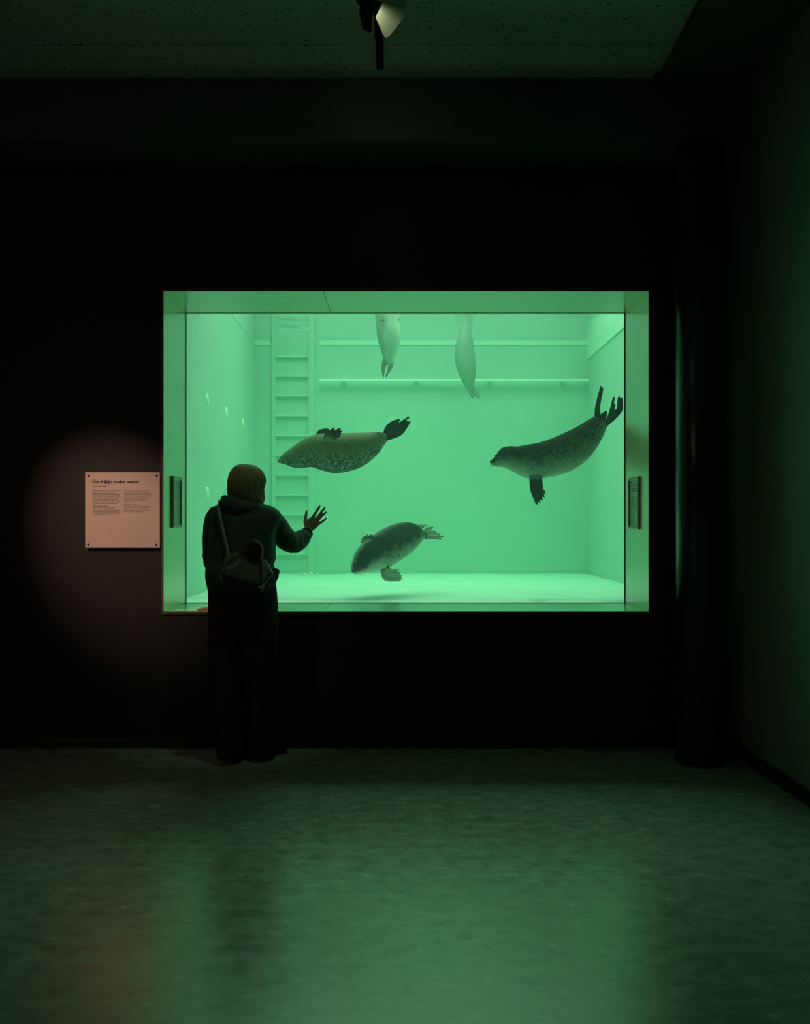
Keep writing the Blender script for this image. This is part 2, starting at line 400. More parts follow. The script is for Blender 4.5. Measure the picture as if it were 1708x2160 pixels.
# ------------------------------------------------------------------ steel column
col_m = M('dark_gloss_paint', (.030, .032, .028), .28, ior=1.6)
v = coords(col_m); n = nd(col_m, 'ShaderNodeTexNoise', Scale=90, Detail=4); lk(col_m, v, n.inputs['Vector']); bump(col_m, n.outputs[0], .25, .002)
COLX, COLY, COLR = 1.690, 4.702, .127
col = thing('steel_column', 'round dark painted column standing right of the window wall', 'column', (COLX, COLY, 0))
finish('shaft', lathe(bmesh.new(), [(COLR, 0), (COLR, 3.46)], (COLX, COLY, 0), 'Z', 96), col_m, col, smooth=False)
for p in [c for c in col.children if c.name == 'shaft'][0].data.polygons: p.use_smooth = len(p.vertices) == 4
bm = bmesh.new()
a = [(1.533, 4.615), (1.652, 4.652), (1.70, 4.70), (1.533, 4.70)]
lo = [bm.verts.new((x, y, 3.458)) for x, y in a]; hi = [bm.verts.new((x, y, 3.4695)) for x, y in a]
bm.faces.new(lo); bm.faces.new(hi[::-1])
for i in range(4): bm.faces.new((lo[i], lo[(i+1) % 4], hi[(i+1) % 4], hi[i]))
finish('cap_plate', bm, beam_m, col)
finish('base_ring', lathe(bmesh.new(), [(COLR+.006, .0005), (COLR+.006, .003), (COLR, .005)], (COLX, COLY, 0), 'Z', 64), M('worn_joint', (.2, .2, .16), .6), col)

# ------------------------------------------------------------------ text panel
PY = 4.972
def S(cx, cy_): return ((180+cx/10.352-CX)/F*PY, EYE+(CY-(990+cy_/10.352))/F*PY)
x0, z1 = (179.5-CX)/F*PY, EYE+(CY-996.3)/F*PY; x1, z0 = (337.3-CX)/F*PY, EYE+(CY-1155.5)/F*PY
panel_m = mottled('pale_pink_board', (.74, .62, .54), (.78, .66, .58), 6, .55, bmp=0)
ink = M('dark_ink', (.012, .018, .03), .6); ink2 = M('grey_ink', (.06, .055, .06), .7)
sg = thing('information_panel', 'square pale pink information panel with black text on the wall left of the window', 'sign', ((x0+x1)/2, PY+.01, z0))
finish('board', bx(x0, x1, PY, PY+.010, z0, z1), panel_m, sg, bevel=.0015)
scr_m = M('dark_screw', (.05, .04, .03), .35, metal=.8)
for cx, c2 in ((73, 139), (1557, 139), (64, 1643), (1553, 1647)):
    x, z = S(cx, c2)
    finish('screw', lathe(bmesh.new(), [(.0062, .006), (.0062, -.003), (.0045, -.005), (.0018, -.005), (.0012, -.0035)], (x, PY, z), 'Y', 20), scr_m, sg)
    finish('spacer', lathe(bmesh.new(), [(.007, .010), (.007, YW-PY)], (x, PY, z), 'Y', 16), scr_m, sg)
def text(name, s, cx, cyb, width, height, mat, bold=.0, spacing=1.0, nlines=1, heavy=0):
    """cyb: crop y of the first baseline; width: crop width of the block; height: cap height"""
    d = bpy.data.curves.new('t', 'FONT'); d.body = s; d.size = 1; d.offset = bold; d.space_line = 1.0; d.space_character = 1.0
    t = bpy.data.objects.new('t', d); C.objects.link(t)
    me = bpy.data.meshes.new_from_object(t.evaluated_get(bpy.context.evaluated_depsgraph_get())); bpy.data.objects.remove(t)
    co = np.array([v.co[:] for v in me.vertices]); w = co[:, 0].max()-co[:, 0].min(); xmin = co[:, 0].min()
    sx = width/10.352/F*PY/w
    sz = (spacing/10.352/F*PY) if nlines > 1 else height/10.352/F*PY/.69
    ox, oz = S(cx, cyb)
    for v in me.vertices: v.co = Vector((ox+(v.co.x-xmin)*sx, PY-.0004, oz+v.co.y*sz))
    me.materials.clear()
    if heavy:                                                  # heavier strokes: the same letters set a hair apart
        bm = bmesh.new()
        for k in (-1, -.5, 0, .5, 1):
            n0 = len(bm.verts); bm.from_mesh(me); bm.verts.ensure_lookup_table()
            for v in bm.verts[n0:]: v.co.x += k*heavy; v.co.y += k*.00001
        bm.to_mesh(me); bm.free()
    return obj(name, me, mat, sg)
text('heading_text', 'Een kijkje onder water', 160, 305, 1012, 74, ink, .008, heavy=.0007)
text('subheading_text', 'A look under water', 162, 377, 312, 26, ink, .018)
L1 = 'Met hun grote donkere ogen zien ze er misschien\nlief uit, maar laat je niet voor de gek houden:\nzeehonden zijn de grootste roofdieren van\nNederland. Ze zijn razendsnelle, gestroomlijnde\nzwemmers die hun snorharen gebruiken om hun\nprooi op te sporen. De snorharen zijn zo gevoelig\ndat ze de kleinste bewegingen van hun prooi\nvoelen. Zie je hoe makkelijk een zeehond zwemt?\nKijk ze eens recht aan, dan sta je oog in oog met\nde grootste roofdieren van de Waddenzee.'
L2 = 'Het kan zijn dat er op dit moment geen\nzeehonden in dit zwembad rondzwemmen,\nof dat ze ervoor kiezen om niet onder water te\nzwemmen. Verderop in de experience bezoek je\nhet zeehondenziekenhuis en sta je oog in oog\nmet de zeehonden in opvang.'
R1 = "With their big dark eyes they may look sweet,\nbut don't be fooled: seals are the largest predators\nin the Netherlands. They are fast, streamlined\nswimmers who use their whiskers to detect their\nprey. The whiskers are so sensitive that they feel\nthe slightest movements of their prey. See how\neasily a seal swims? Look at them and find\nyourself face to face with the Wadden Sea's\nlargest predator."
R2 = 'There may be no seals swimming around in this\npool at the moment, or they may choose not to\nswim underwater. Further on in the experience\nyou can visit the seal hospital and come face to\nface with the seals in rehabilitation.'
text('body_text', L1, 160, 471, 618, 0, ink, .006, 31.1, 10)
text('subheading_text', 'Geen zeehonden te zien?', 160, 812, 345, 22, ink, .018)
text('body_text', L2, 160, 844, 598, 0, ink, .006, 31.1, 6)
text('body_text', R1, 840, 471, 615, 0, ink2, .0, 31.1, 9)
text('subheading_text', "Can't see any seals?", 840, 782, 275, 22, ink, .012)
text('body_text', R2, 840, 813, 582, 0, ink2, .0, 31.1, 5)

# ------------------------------------------------------------------ small framed prints on the window lining
fr_m = M('birch_moulding', (.62, .50, .34), .35)
pr_m = M('pale_blue_print', (.62, .86, .86), .45); pr2 = M('blue_print_picture', (.40, .66, .72), .45); pr3 = M('print_line', (.12, .2, .22), .6); pr4 = M('cream_print', (.66, .78, .70), .5)
def wall_frame(X, s, ya, yb, z0, z1, label, kind):
    t = thing('picture_frame', label, 'picture frame', (X, (ya+yb)/2, z0), 'framed notices on the window lining')
    bm = bmesh.new(); w, d = .021, .015
    prof = [(0, 0), (0, d*.8), (w*.25, d), (w*.6, d), (w, d*.55), (w, 0)]
    cs = [(ya, z0, 1, 1), (yb, z0, -1, 1), (yb, z1, -1, -1), (ya, z1, 1, -1)]
    R = [[bm.verts.new((X+s*h, y+a*u, z+b*u)) for u, h in prof] for y, z, a, b in cs]
    for i in range(4):
        A, B = R[i], R[(i+1) % 4]
        for j in range(len(prof)-1): bm.faces.new((A[j], A[j+1], B[j+1], B[j]))
        bm.faces.new((A[-1], A[0], B[0], B[-1]))
    finish('moulding', bm, fr_m, t)
    def flat(name, y0_, y1_, za, zb, m, lift):
        xx = sorted((X, X+s*lift)); return finish(name, bx(xx[0], xx[1], y0_, y1_, za, zb), m, t)
    i0, i1, j0, j1 = ya+w, yb-w, z0+w, z1-w
    flat('print', i0, i1, j0, j1, pr_m, .004)
    W, Hh = i1-i0, j1-j0
    if kind == 0:
        flat('printed_picture', i0+W*.35, i1-W*.12, j0+Hh*.08, j0+Hh*.5, pr4, .0046)
        flat('printed_picture', i0+W*.05, i1-W*.05, j1-Hh*.24, j1-Hh*.04, pr2, .0046)
        flat('printed_mark', i0+W*.14, i0+W*.22, j0+Hh*.26, j0+Hh*.32, pr3, .005)
        for k in range(7): flat('printed_line', i0+W*.1, i1-W*(.2+.1*(k % 3)), j0+Hh*(.55+.025*k), j0+Hh*(.556+.025*k), pr3, .0046)
    else:
        flat('printed_picture', i0+W*.5, i0+W*.98, j0+Hh*.02, j0+Hh*.3, pr2, .0046)
        flat('printed_picture', i0+W*.04, i0+W*.3, j0+Hh*.3, j0+Hh*.66, pr2, .0046)
        flat('printed_panel', i0+W*.38, i0+W*.7, j0+Hh*.3, j0+Hh*.68, pr4, .0046)
        for k in range(4): flat('printed_line', i0+W*.1, i1-W*(.15+.08*(k % 2)), j1-Hh*(.09+.05*k), j1-Hh*(.075+.05*k), pr3, .0046)
        for k in range(9): flat('printed_line', i0+W*.5, i1-W*(.08+.08*(k % 3)), j0+Hh*(.44+.025*k), j0+Hh*(.447+.025*k), pr3, .005)
wall_frame(GX0, 1, 5.150, 5.360, 1.316, 1.635, 'narrow looking wood-framed notice on the left side of the window lining, beside the pink panel', 0)
wall_frame(GX1, -1, 5.158, 5.386, 1.307, 1.633, 'wood-framed notice on the right side of the window lining, below the right-hand seal', 1)

# leaflets on the sill
for i, (dx, dy, a) in enumerate(((0, 0, .25), (.012, .012, .05), (.024, .022, -.15), (.034, .03, -.35))):
    m = M('red_brown_paper', (.50+.05*i, .16, .11), .5)
    o = finish('leaflet', bx(-.075, .075, -.052, .052, 0, .0022), m)
    o.location = (-1.148+dx, 5.10+dy, GZ0+.0005+.0024*i); o.rotation_euler = (0, 0, a)
    tag(o, ('undermost', 'second from the bottom', 'second from the top', 'topmost')[i]+' red-brown leaflet of the fan on the sill left of the person', 'leaflet', 'fanned leaflets on the window sill')

# ------------------------------------------------------------------ ceiling track and spotlight
trk_m = M('black_track', (.008, .008, .008), .4)
tk = thing('lighting_track', 'black lighting track running along the ceiling towards the window wall', 'track', (-.1, 1.5, H-.034))
bm = bmesh.new()
box(bm, -.1165, -.1105, .2, 4.5, H-.034, H); box(bm, -.0855, -.0795, .2, 4.5, H-.034, H); box(bm, -.1165, -.0795, .2, 4.5, H-.006, H)
box(bm, -.1165, -.106, .2, 4.5, H-.034, H-.031); box(bm, -.090, -.0795, .2, 4.5, H-.034, H-.031)
finish('profile', bm, trk_m, tk); finish('end_cap', bx(-.117, -.079, 4.5, 4.506, H-.035, H), trk_m, tk)
SPY = 3.60
sp = thing('track_spotlight', 'black spotlight with open barn doors hanging from the ceiling track', 'spotlight', (-.098, SPY, H-.034))
finish('adapter', bx(-.115, -.081, SPY-.09, SPY+.03, H-.06, H-.030), trk_m, sp, bevel=.003)
finish('stem', lathe(bmesh.new(), [(.010, 0), (.010, .085)], (-.098, SPY-.03, H-.145), 'Z', 20), trk_m, sp)
HC = Vector((-.115, SPY, 3.66)); ax = Vector((-.24, .40, -.86)).normalized()       # lamp head axis
u1 = ax.cross(Vector((0, 0, 1))).normalized(); u2 = ax.cross(u1).normalized()
def orient_ring(prof, c, n=36):
    return rings(bmesh.new(), [[Vector(c)+ax*h+u1*r*math.cos(2*math.pi*i/n)+u2*r*math.sin(2*math.pi*i/n) for i in range(n)] for r, h in prof])
finish('head', orient_ring([(.02, -.13), (.045, -.12), (.052, -.05), (.052, .03), (.056, .035), (.056, .045), (.047, .045), (.044, .0), (.02, -.02)], HC), trk_m, sp, smooth=True)
finish('lens', orient_ring([(.043, .008), (.04, .012), (.02, .018), (.004, .02)], HC), M('faint_lamp_glass', (.6, .6, .5), .15, emis=((1, .95, .6), .5)), sp, smooth=True)
finish('yoke', tube(bmesh.new(), [HC+u1*.062-ax*.02, HC+u1*.058+Vector((0, -.03, .07)), Vector((-.098, SPY-.03, H-.12)), HC-u1*.058+Vector((0, -.03, .07)), HC-u1*.062-ax*.02], .005, 10), trk_m, sp, smooth=True)
leaf_m = M('pale_metal_leaf', (.75, .72, .6), .45)
def leaf(poly, Y, dy, m):
    """barn door leaf: polygon in the photo at about its own distance, tilted in depth by dy per metre of x"""
    bm = bmesh.new(); f = []
    for px, py in poly:
        p = P(px, py, Y); p.y += dy*(p.x-P(*poly[0], Y).x); f.append(p)
    nrm = (f[1]-f[0]).cross(f[2]-f[0]).normalized()*.0012
    a = [bm.verts.new(p+nrm) for p in f]; b = [bm.verts.new(p-nrm) for p in f]
    bm.faces.new(a); bm.faces.new(b[::-1])
    for i in range(len(f)): bm.faces.new((a[i], a[(i+1) % len(f)], b[(i+1) % len(f)], b[i]))
    return finish('barn_door', bm, m, sp)
leaf([(792, 36), (810, -6), (820, -30), (857, -34), (858, 5), (852, 18), (822, 66), (814, 74), (808, 70)], 3.70, .5, leaf_m)
leaf([(757, 24), (766, -10), (790, -4), (786, 36), (784, 74), (780, 76), (765, 65)], 3.60, -.5, M('brown_metal_leaf', (.05, .045, .035), .5))
leaf([(738, -14), (756, -34), (800, -34), (790, 22), (775, 46), (770, 48), (760, 14)], 3.56, .1, trk_m)
l = bpy.data.lights.new('spotlight_lamp', 'SPOT'); l.energy = .55; l.color = (.85, 1, .62); l.spot_size = math.radians(140); l.spot_blend = .6; l.shadow_soft_size = .02
o = bpy.data.objects.new('spotlight_lamp', l); C.objects.link(o); o.location = HC+ax*.03
o.rotation_euler = (P(825, 10, 3.71)-o.location).to_track_quat('-Z', 'Y').to_euler()

l = bpy.data.lights.new('spotlight_beam', 'SPOT'); l.energy = 15; l.color = (.62, 1, .62); l.spot_size = math.radians(24); l.spot_blend = .9; l.shadow_soft_size = .03
o = bpy.data.objects.new('spotlight_beam', l); C.objects.link(o); o.location = HC+ax*.05
o.rotation_euler = (Vector((-.72, 4.65, 1.42))-o.location).to_track_quat('-Z', 'Y').to_euler()

# ------------------------------------------------------------------ seals
def fur(name, back, belly, fleck, spot=(.03, .035, .03), lo=.35, hi=.6, fl=.9, flip=None, sc=95, zn=(.22, .4, .75, .95)):
    m = M(name, back, .85, spec=.12)
    ab = nd(m, 'ShaderNodeAttribute', attribute_name='back'); af = nd(m, 'ShaderNodeAttribute', attribute_name='flip')
    v = coords(m); n = nd(m, 'ShaderNodeTexNoise', Scale=14, Detail=6, Roughness=.65); lk(m, v, n.inputs['Vector'])
    s = nd(m, 'ShaderNodeMath', operation='MULTIPLY_ADD'); s.inputs[1].default_value = .45; lk(m, n.outputs[0], s.inputs[0]); lk(m, ab.outputs['Fac'], s.inputs[2])
    sub = nd(m, 'ShaderNodeMath', operation='SUBTRACT'); lk(m, s.outputs[0], sub.inputs[0]); sub.inputs[1].default_value = .225
    base = ramp(m, sub.outputs[0], [(lo, belly), (hi, back)])
    # pale network of rings over the darker back
    d = nd(m, 'ShaderNodeTexNoise', Scale=55, Detail=3); lk(m, v, d.inputs['Vector'])
    vm = nd(m, 'ShaderNodeVectorMath', operation='MULTIPLY_ADD'); lk(m, d.outputs['Color'], vm.inputs[0]); vm.inputs[1].default_value = (.03, .03, .03); lk(m, v, vm.inputs[2])
    vo = nd(m, 'ShaderNodeTexVoronoi', feature='DISTANCE_TO_EDGE', Scale=sc); lk(m, vm.outputs[0], vo.inputs['Vector'])
    net = ramp(m, vo.outputs['Distance'], [(.07, (1, 1, 1)), (.20, (0, 0, 0))])
    n4 = nd(m, 'ShaderNodeTexNoise', Scale=55, Detail=4); lk(m, v, n4.inputs['Vector'])
    gate = ramp(m, n4.outputs[0], [(.44, (0, 0, 0)), (.54, (1, 1, 1))])
    zone = ramp(m, sub.outputs[0], [(zn[0], (0, 0, 0)), (zn[1], (1, 1, 1)), (zn[2], (1, 1, 1)), (zn[3], (.04, .04, .04))])
    g1 = nd(m, 'ShaderNodeMath', operation='MULTIPLY'); lk(m, net, g1.inputs[0]); lk(m, gate, g1.inputs[1])
    g2 = nd(m, 'ShaderNodeMath', operation='MULTIPLY'); lk(m, g1.outputs[0], g2.inputs[0]); lk(m, zone, g2.inputs[1])
    g3 = nd(m, 'ShaderNodeMath', operation='MULTIPLY'); lk(m, g2.outputs[0], g3.inputs[0]); g3.inputs[1].default_value = fl
    mx = nd(m, 'ShaderNodeMix', data_type='RGBA'); lk(m, g3.outputs[0], mx.inputs[0]); lk(m, base, mx.inputs[6]); mx.inputs[7].default_value = (*fleck, 1)
    # scattered dark spots
    v1 = nd(m, 'ShaderNodeTexVoronoi', Scale=34); lk(m, vm.outputs[0], v1.inputs['Vector'])
    sp_ = ramp(m, v1.outputs['Distance'], [(.16, (1, 1, 1)), (.24, (0, 0, 0))])
    sc_ = nd(m, 'ShaderNodeSeparateColor'); lk(m, v1.outputs['Color'], sc_.inputs[0])
    gt = ramp(m, sc_.outputs[0], [(.62, (0, 0, 0)), (.66, (1, 1, 1))])
    h = nd(m, 'ShaderNodeMath', operation='MULTIPLY'); lk(m, sp_, h.inputs[0]); lk(m, gt, h.inputs[1])
    mx2 = nd(m, 'ShaderNodeMix', data_type='RGBA'); lk(m, h.outputs[0], mx2.inputs[0]); lk(m, mx.outputs[2], mx2.inputs[6]); mx2.inputs[7].default_value = (*spot, 1)
    mx3 = nd(m, 'ShaderNodeMix', data_type='RGBA'); lk(m, af.outputs['Fac'], mx3.inputs[0]); lk(m, mx2.outputs[2], mx3.inputs[6])
    mx3.inputs[7].default_value = (*(flip or back), 1)
    lk(m, mx3.outputs[2], bsdf(m).inputs['Base Color'])
    n5 = nd(m, 'ShaderNodeTexNoise', Scale=260, Detail=2); lk(m, v, n5.inputs['Vector']); bump(m, n5.outputs[0], .25, .002)
    return m
eye_m = M('dark_eye', (.004, .004, .004), .25); nose_m = M('dark_nose', (.008, .01, .009), .7, spec=.2); whisk_m = M('whisker', (.35, .42, .36), .4); claw_m = M('dark_claw', (.015, .018, .015), .3)

def flipper(bm, pt, roots, tips, r0, r1, thick=.12, fd=(0, 1, 0), web=3):
    """roots/tips: lists of (px, py, Y[, bend]) ; digits with webbing, one closed piece each"""
    D = []
    for (a, b) in zip(roots, tips):
        A, B = pt(*a[:3]), pt(*b[:3]); mid = (A+B)/2
        if len(b) > 3: mid = pt(*b[3:6]) if len(b) >= 6 else mid
        q = spline([tuple(A), tuple(mid), tuple(B)], 6); q = [Vector(x) for x in q]; D.append(q)
        m = len(q); tube(bm, q, [r0+(r1-r0)*(i/(m-1))**.8 for i in range(m)], 10, 1)
    nrm = Vector(fd)*(r1*thick+.0028)
    for q, s in zip(D, D[1:]):
        m = len(q)-web
        for i in range(m):
            f = [q[i], q[i+1], s[i+1], s[i]]
            if (f[0]-f[3]).length < 1e-4: continue
            a = [bm.verts.new(p+nrm) for p in f]; b = [bm.verts.new(p-nrm) for p in f]
            bm.faces.new(a); bm.faces.new(b[::-1])
            for k in range(4): bm.faces.new((a[k], a[(k+1) % 4], b[(k+1) % 4], b[k]))
    return [(q[-1], (q[-1]-q[-2]).normalized()) for q in D]

def seal(label, pt, st, backside, mat, flips, eyes=(), nose=None, whisk=(), claws=True, depth=1.0, vox=.0034, extra=None):
    """st: (Ax,Ay,Bx,By,Y[,widthfactor]) outline pairs from nose to tail; backside +1 if A is the back"""
    bm = bmesh.new(); stations = []
    for s in st:
        A, B = pt(s[0], s[1], s[4]), pt(s[2], s[3], s[4]); wf = s[5] if len(s) > 5 else 1.0
        stations.append((A, B, (A-B).length/2*depth*wf))
    cs, n1, R = pairs_loft(bm, stations)
    tips = []
    for f in flips: tips.append((flipper(bm, pt, *f[0], **f[1]), f[1].get('claw', True) if False else True))
    if extra: extra(bm, pt)
    c0 = cs[len(cs)//2]
    t = thing('harbour_seal', label, 'seal', tuple(c0), 'seals swimming in the basin')
    o = fuse('body', bm, vox, mat, t, 3)
    me = o.data; n = len(me.vertices); co = np.empty(n*3); me.vertices.foreach_get('co', co); co = co.reshape(-1, 3)
    CS = np.array([c[:] for c in cs]); N1 = np.array([v.normalized()[:] for v in n1]); RR = np.array([max(v.length, r) for v, r in zip(n1, R)])
    d = np.linalg.norm(co[:, None, :]-CS[None], axis=2); j = d.argmin(1); dj = d[np.arange(n), j]
    b = .5+.5*backside*np.einsum('ij,ij->i', co-CS[j], N1[j])/np.maximum(RR[j], .02)
    # towards the far/near side the flank is a mix
    at = me.attributes.new('back', 'FLOAT', 'POINT'); at.data.foreach_set('value', np.clip(b, 0, 1).astype(np.float32))
    fl = np.clip((dj/np.maximum(RR[j], .015)-1.12)/.25, 0, 1)
    at = me.attributes.new('flip', 'FLOAT', 'POINT'); at.data.foreach_set('value', fl.astype(np.float32))
    for e in eyes:
        bm = bmesh.new(); bmesh.ops.create_uvsphere(bm, u_segments=18, v_segments=12, radius=e[3])
        for v in bm.verts: v.co = v.co+pt(*e[:3])
        finish('eye', bm, eye_m, t, smooth=True)
    if nose:
        bm = bmesh.new(); bmesh.ops.create_uvsphere(bm, u_segments=16, v_segments=10, radius=nose[3])
        for v in bm.verts: v.co = Vector((v.co.x, v.co.y*1.3, v.co.z*.8))+pt(*nose[:3])
        finish('nose', bm, nose_m, t, smooth=True)
    for a, b_, c in whisk:
        bm = bmesh.new(); tube(bm, [pt(*a), pt(*b_), pt(*c)], [.0010, .0008, .0004], 5, 4, ends=False)
        finish('whisker', bm, whisk_m, t, smooth=True)
    if claws:
        for tp, ok in tips[:claws if isinstance(claws, int) and claws is not True else len(tips)]:
            for p, dr in tp: finish('claw', tube(bmesh.new(), [p-dr*.004, p+dr*.008, p+dr*.016], [.0035, .0026, .0008], 7, 2), claw_m, t, smooth=True)
    return t

# --- left seal, swimming on its back
def ptA(x, y, Y): return P(560+x/5.176, 850+y/5.176, Y)
YA = 6.15
stA = [(138, 630, 146, 652, YA, .9), (160, 590, 178, 662, YA, 1.0), (205, 542, 228, 676, YA, 1.05), (262, 503, 285, 700, YA, 1.05), (330, 452, 350, 708, YA, 1.0),
       (400, 405, 430, 706, YA), (480, 366, 510, 702, YA), (580, 338, 620, 738, YA), (700, 330, 740, 766, YA), (840, 330, 850, 758, YA), (980, 326, 970, 730, YA),
       (1090, 323, 1070, 686, YA), (1180, 320, 1160, 622, YA), (1250, 320, 1240, 540, YA), (1300, 332, 1300, 452, YA), (1332, 350, 1338, 405, YA)]
nf, ff = YA-.13, YA+.15
flA = [
 (([(640, 455, nf+.03), (655, 450, nf+.03), (670, 445, nf+.03), (685, 440, nf+.03), (698, 435, nf+.03)],
   [(740, 283, nf-.03, 660, 345, nf-.02), (808, 285, nf-.03, 700, 345, nf-.02), (818, 312, nf-.03, 725, 355, nf-.02), (815, 338, nf-.03, 735, 375, nf-.02), (800, 365, nf-.03, 735, 400, nf-.02)], .014, .008), {}),
 (([(560, 350, ff), (580, 350, ff), (610, 350, ff), (640, 350, ff), (665, 350, ff)],
   [(590, 300, ff), (625, 290, ff), (650, 287, ff), (672, 289, ff), (682, 300, ff)], .012, .008), {}),
 (([(1310, 385, YA-.02), (1320, 380, YA-.02), (1328, 382, YA-.02), (1335, 385, YA-.02), (1342, 390, YA-.02)],
   [(1560, 158, YA-.05, 1440, 245, YA-.04), (1545, 205, YA-.05, 1440, 275, YA-.04), (1552, 228, YA-.05, 1450, 300, YA-.04), (1560, 222, YA-.04, 1455, 325, YA-.04), (1572, 208, YA-.05, 1480, 335, YA-.04)], .013, .008), {}),
 (([(1290, 350, YA+.03), (1300, 345, YA+.03), (1305, 350, YA+.03), (1312, 350, YA+.03), (1318, 350, YA+.03)],
   [(1400, 195, YA+.05, 1325, 255, YA+.04), (1435, 183, YA+.05, 1345, 260, YA+.04), (1460, 184, YA+.05, 1360, 275, YA+.04), (1450, 205, YA+.05, 1370, 285, YA+.04), (1435, 225, YA+.05, 1370, 300, YA+.04)], .011, .007), {}),
]
furA = fur('seal_fur_grey_mottled', (.028, .036, .032), (.24, .25, .15), (.26, .29, .23), lo=.42, hi=.72, zn=(.45, .6, .9, 1.0), flip=(.035, .04, .032))
wA = [((190+14*k, 560-5*k, YA-.07), (215+20*k, 575-8*k, YA-.085), (270+10*k, 545-12*k, YA-.08)) for k in range(4)]
seal('grey seal swimming on its back with its pale belly up, above the person', ptA, stA, -1, furA, flA,
     eyes=((252, 650, YA-.072, .0125), (300, 634, YA-.107, .005)), nose=(147, 641, YA-.004, .0095), whisk=wA, claws=2)

# --- right seal
def ptB(x, y, Y): return P(1010+x/5.176, 790+y/5.176, Y)
YB_ = 6.1
def yb(x): return YB_+.0002*(x-120)*.6
stB = [(118, 945, 126, 978, YB_, .9), (138, 930, 150, 998, YB_, 1.0), (178, 895, 200, 1008, YB_, 1.1), (212, 838, 250, 1010, YB_, 1.1), (262, 795, 300, 1026, YB_, 1.05),
       (335, 782, 350, 1052, YB_), (420, 784, 420, 1088, YB_), (510, 767, 500, 1126, YB_), (620, 750, 610, 1146, YB_), (740, 716, 740, 1126, YB_), (860, 668, 880, 1098, YB_),
       (970, 618, 1030, 1040, YB_), (1075, 566, 1170, 940, YB_), (1160, 514, 1270, 820, YB_), (1225, 474, 1340, 700, YB_), (1280, 458, 1385, 600, YB_), (1330, 478, 1398, 552, YB_), (1360, 500, 1396, 535, YB_)]
n_ = YB_-.11
flB = [
 (([(568, 1110, n_+.05), (595, 1110, n_+.04), (625, 1108, n_+.04), (652, 1105, n_+.04), (676, 1100, n_+.05)],
   [(632, 1410, n_-.02, 578, 1270, n_), (660, 1388, n_-.02, 610, 1270, n_), (685, 1362, n_-.02, 635, 1262, n_), (706, 1328, n_-.02, 655, 1250, n_), (716, 1290, n_-.02, 668, 1215, n_)], .015, .0085), {}),
 (([(575, 1110, YB_+.08), (600, 1110, YB_+.08), (625, 1108, YB_+.08), (650, 1105, YB_+.08), (670, 1100, YB_+.08)],
   [(640, 1350, YB_+.12), (660, 1335, YB_+.12), (680, 1310, YB_+.12), (690, 1280, YB_+.12), (690, 1250, YB_+.12)], .014, .008), {}),
 (([(1375, 535, YB_-.01), (1380, 535, YB_-.01), (1385, 540, YB_-.01), (1388, 545, YB_-.01), (1392, 550, YB_-.01)],
   [(1472, 256, YB_-.04, 1425, 440, YB_-.03), (1478, 330, YB_-.04, 1440, 440, YB_-.03), (1520, 370, YB_-.03, 1460, 450, YB_-.03), (1528, 252, YB_-.04, 1500, 445, YB_-.03), (1556, 262, YB_-.04, 1545, 400, YB_-.03)], .013, .009), {}),
 (([(1275, 480, YB_+.02), (1285, 480, YB_+.02), (1295, 480, YB_+.02), (1305, 482, YB_+.02), (1315, 485, YB_+.02)],
   [(1330, 140, YB_+.03, 1282, 340, YB_+.02), (1332, 130, YB_+.04, 1290, 340, YB_+.04), (1340, 150, YB_+.06, 1298, 340, YB_+.06), (1352, 150, YB_+.07, 1306, 345, YB_+.07), (1346, 190, YB_+.08, 1312, 350, YB_+.08)], .012, .006), {}),
]
def tailB(bm, pt): tube(bm, [pt(1330, 500, YB_), pt(1360, 450, YB_), pt(1386, 412, YB_)], [.028, .024, .012], 12, 4, flat=.6, fdir=(0, 1, 0))
furB = fur('seal_fur_dark_mottled', (.009, .013, .012), (.30, .33, .27), (.22, .25, .19), lo=.05, hi=.62, fl=.9, zn=(.12, .3, .5, .8), flip=(.022, .028, .024))
wB = [((140+6*k, 978+4*k, YB_-.05), (118+6*k, 998+4*k, YB_-.07), (112+9*k, 1022+3*k, YB_-.08)) for k in range(4)]
seal('dark mottled seal with raised hind flippers at the right edge of the window', ptB, stB, 1, furB, flB,
     eyes=((257, 912, YB_-.088, .0145), (188, 888, YB_-.056, .0105)), nose=(137, 950, YB_-.012, .0125), whisk=wB, claws=1, extra=tailB)

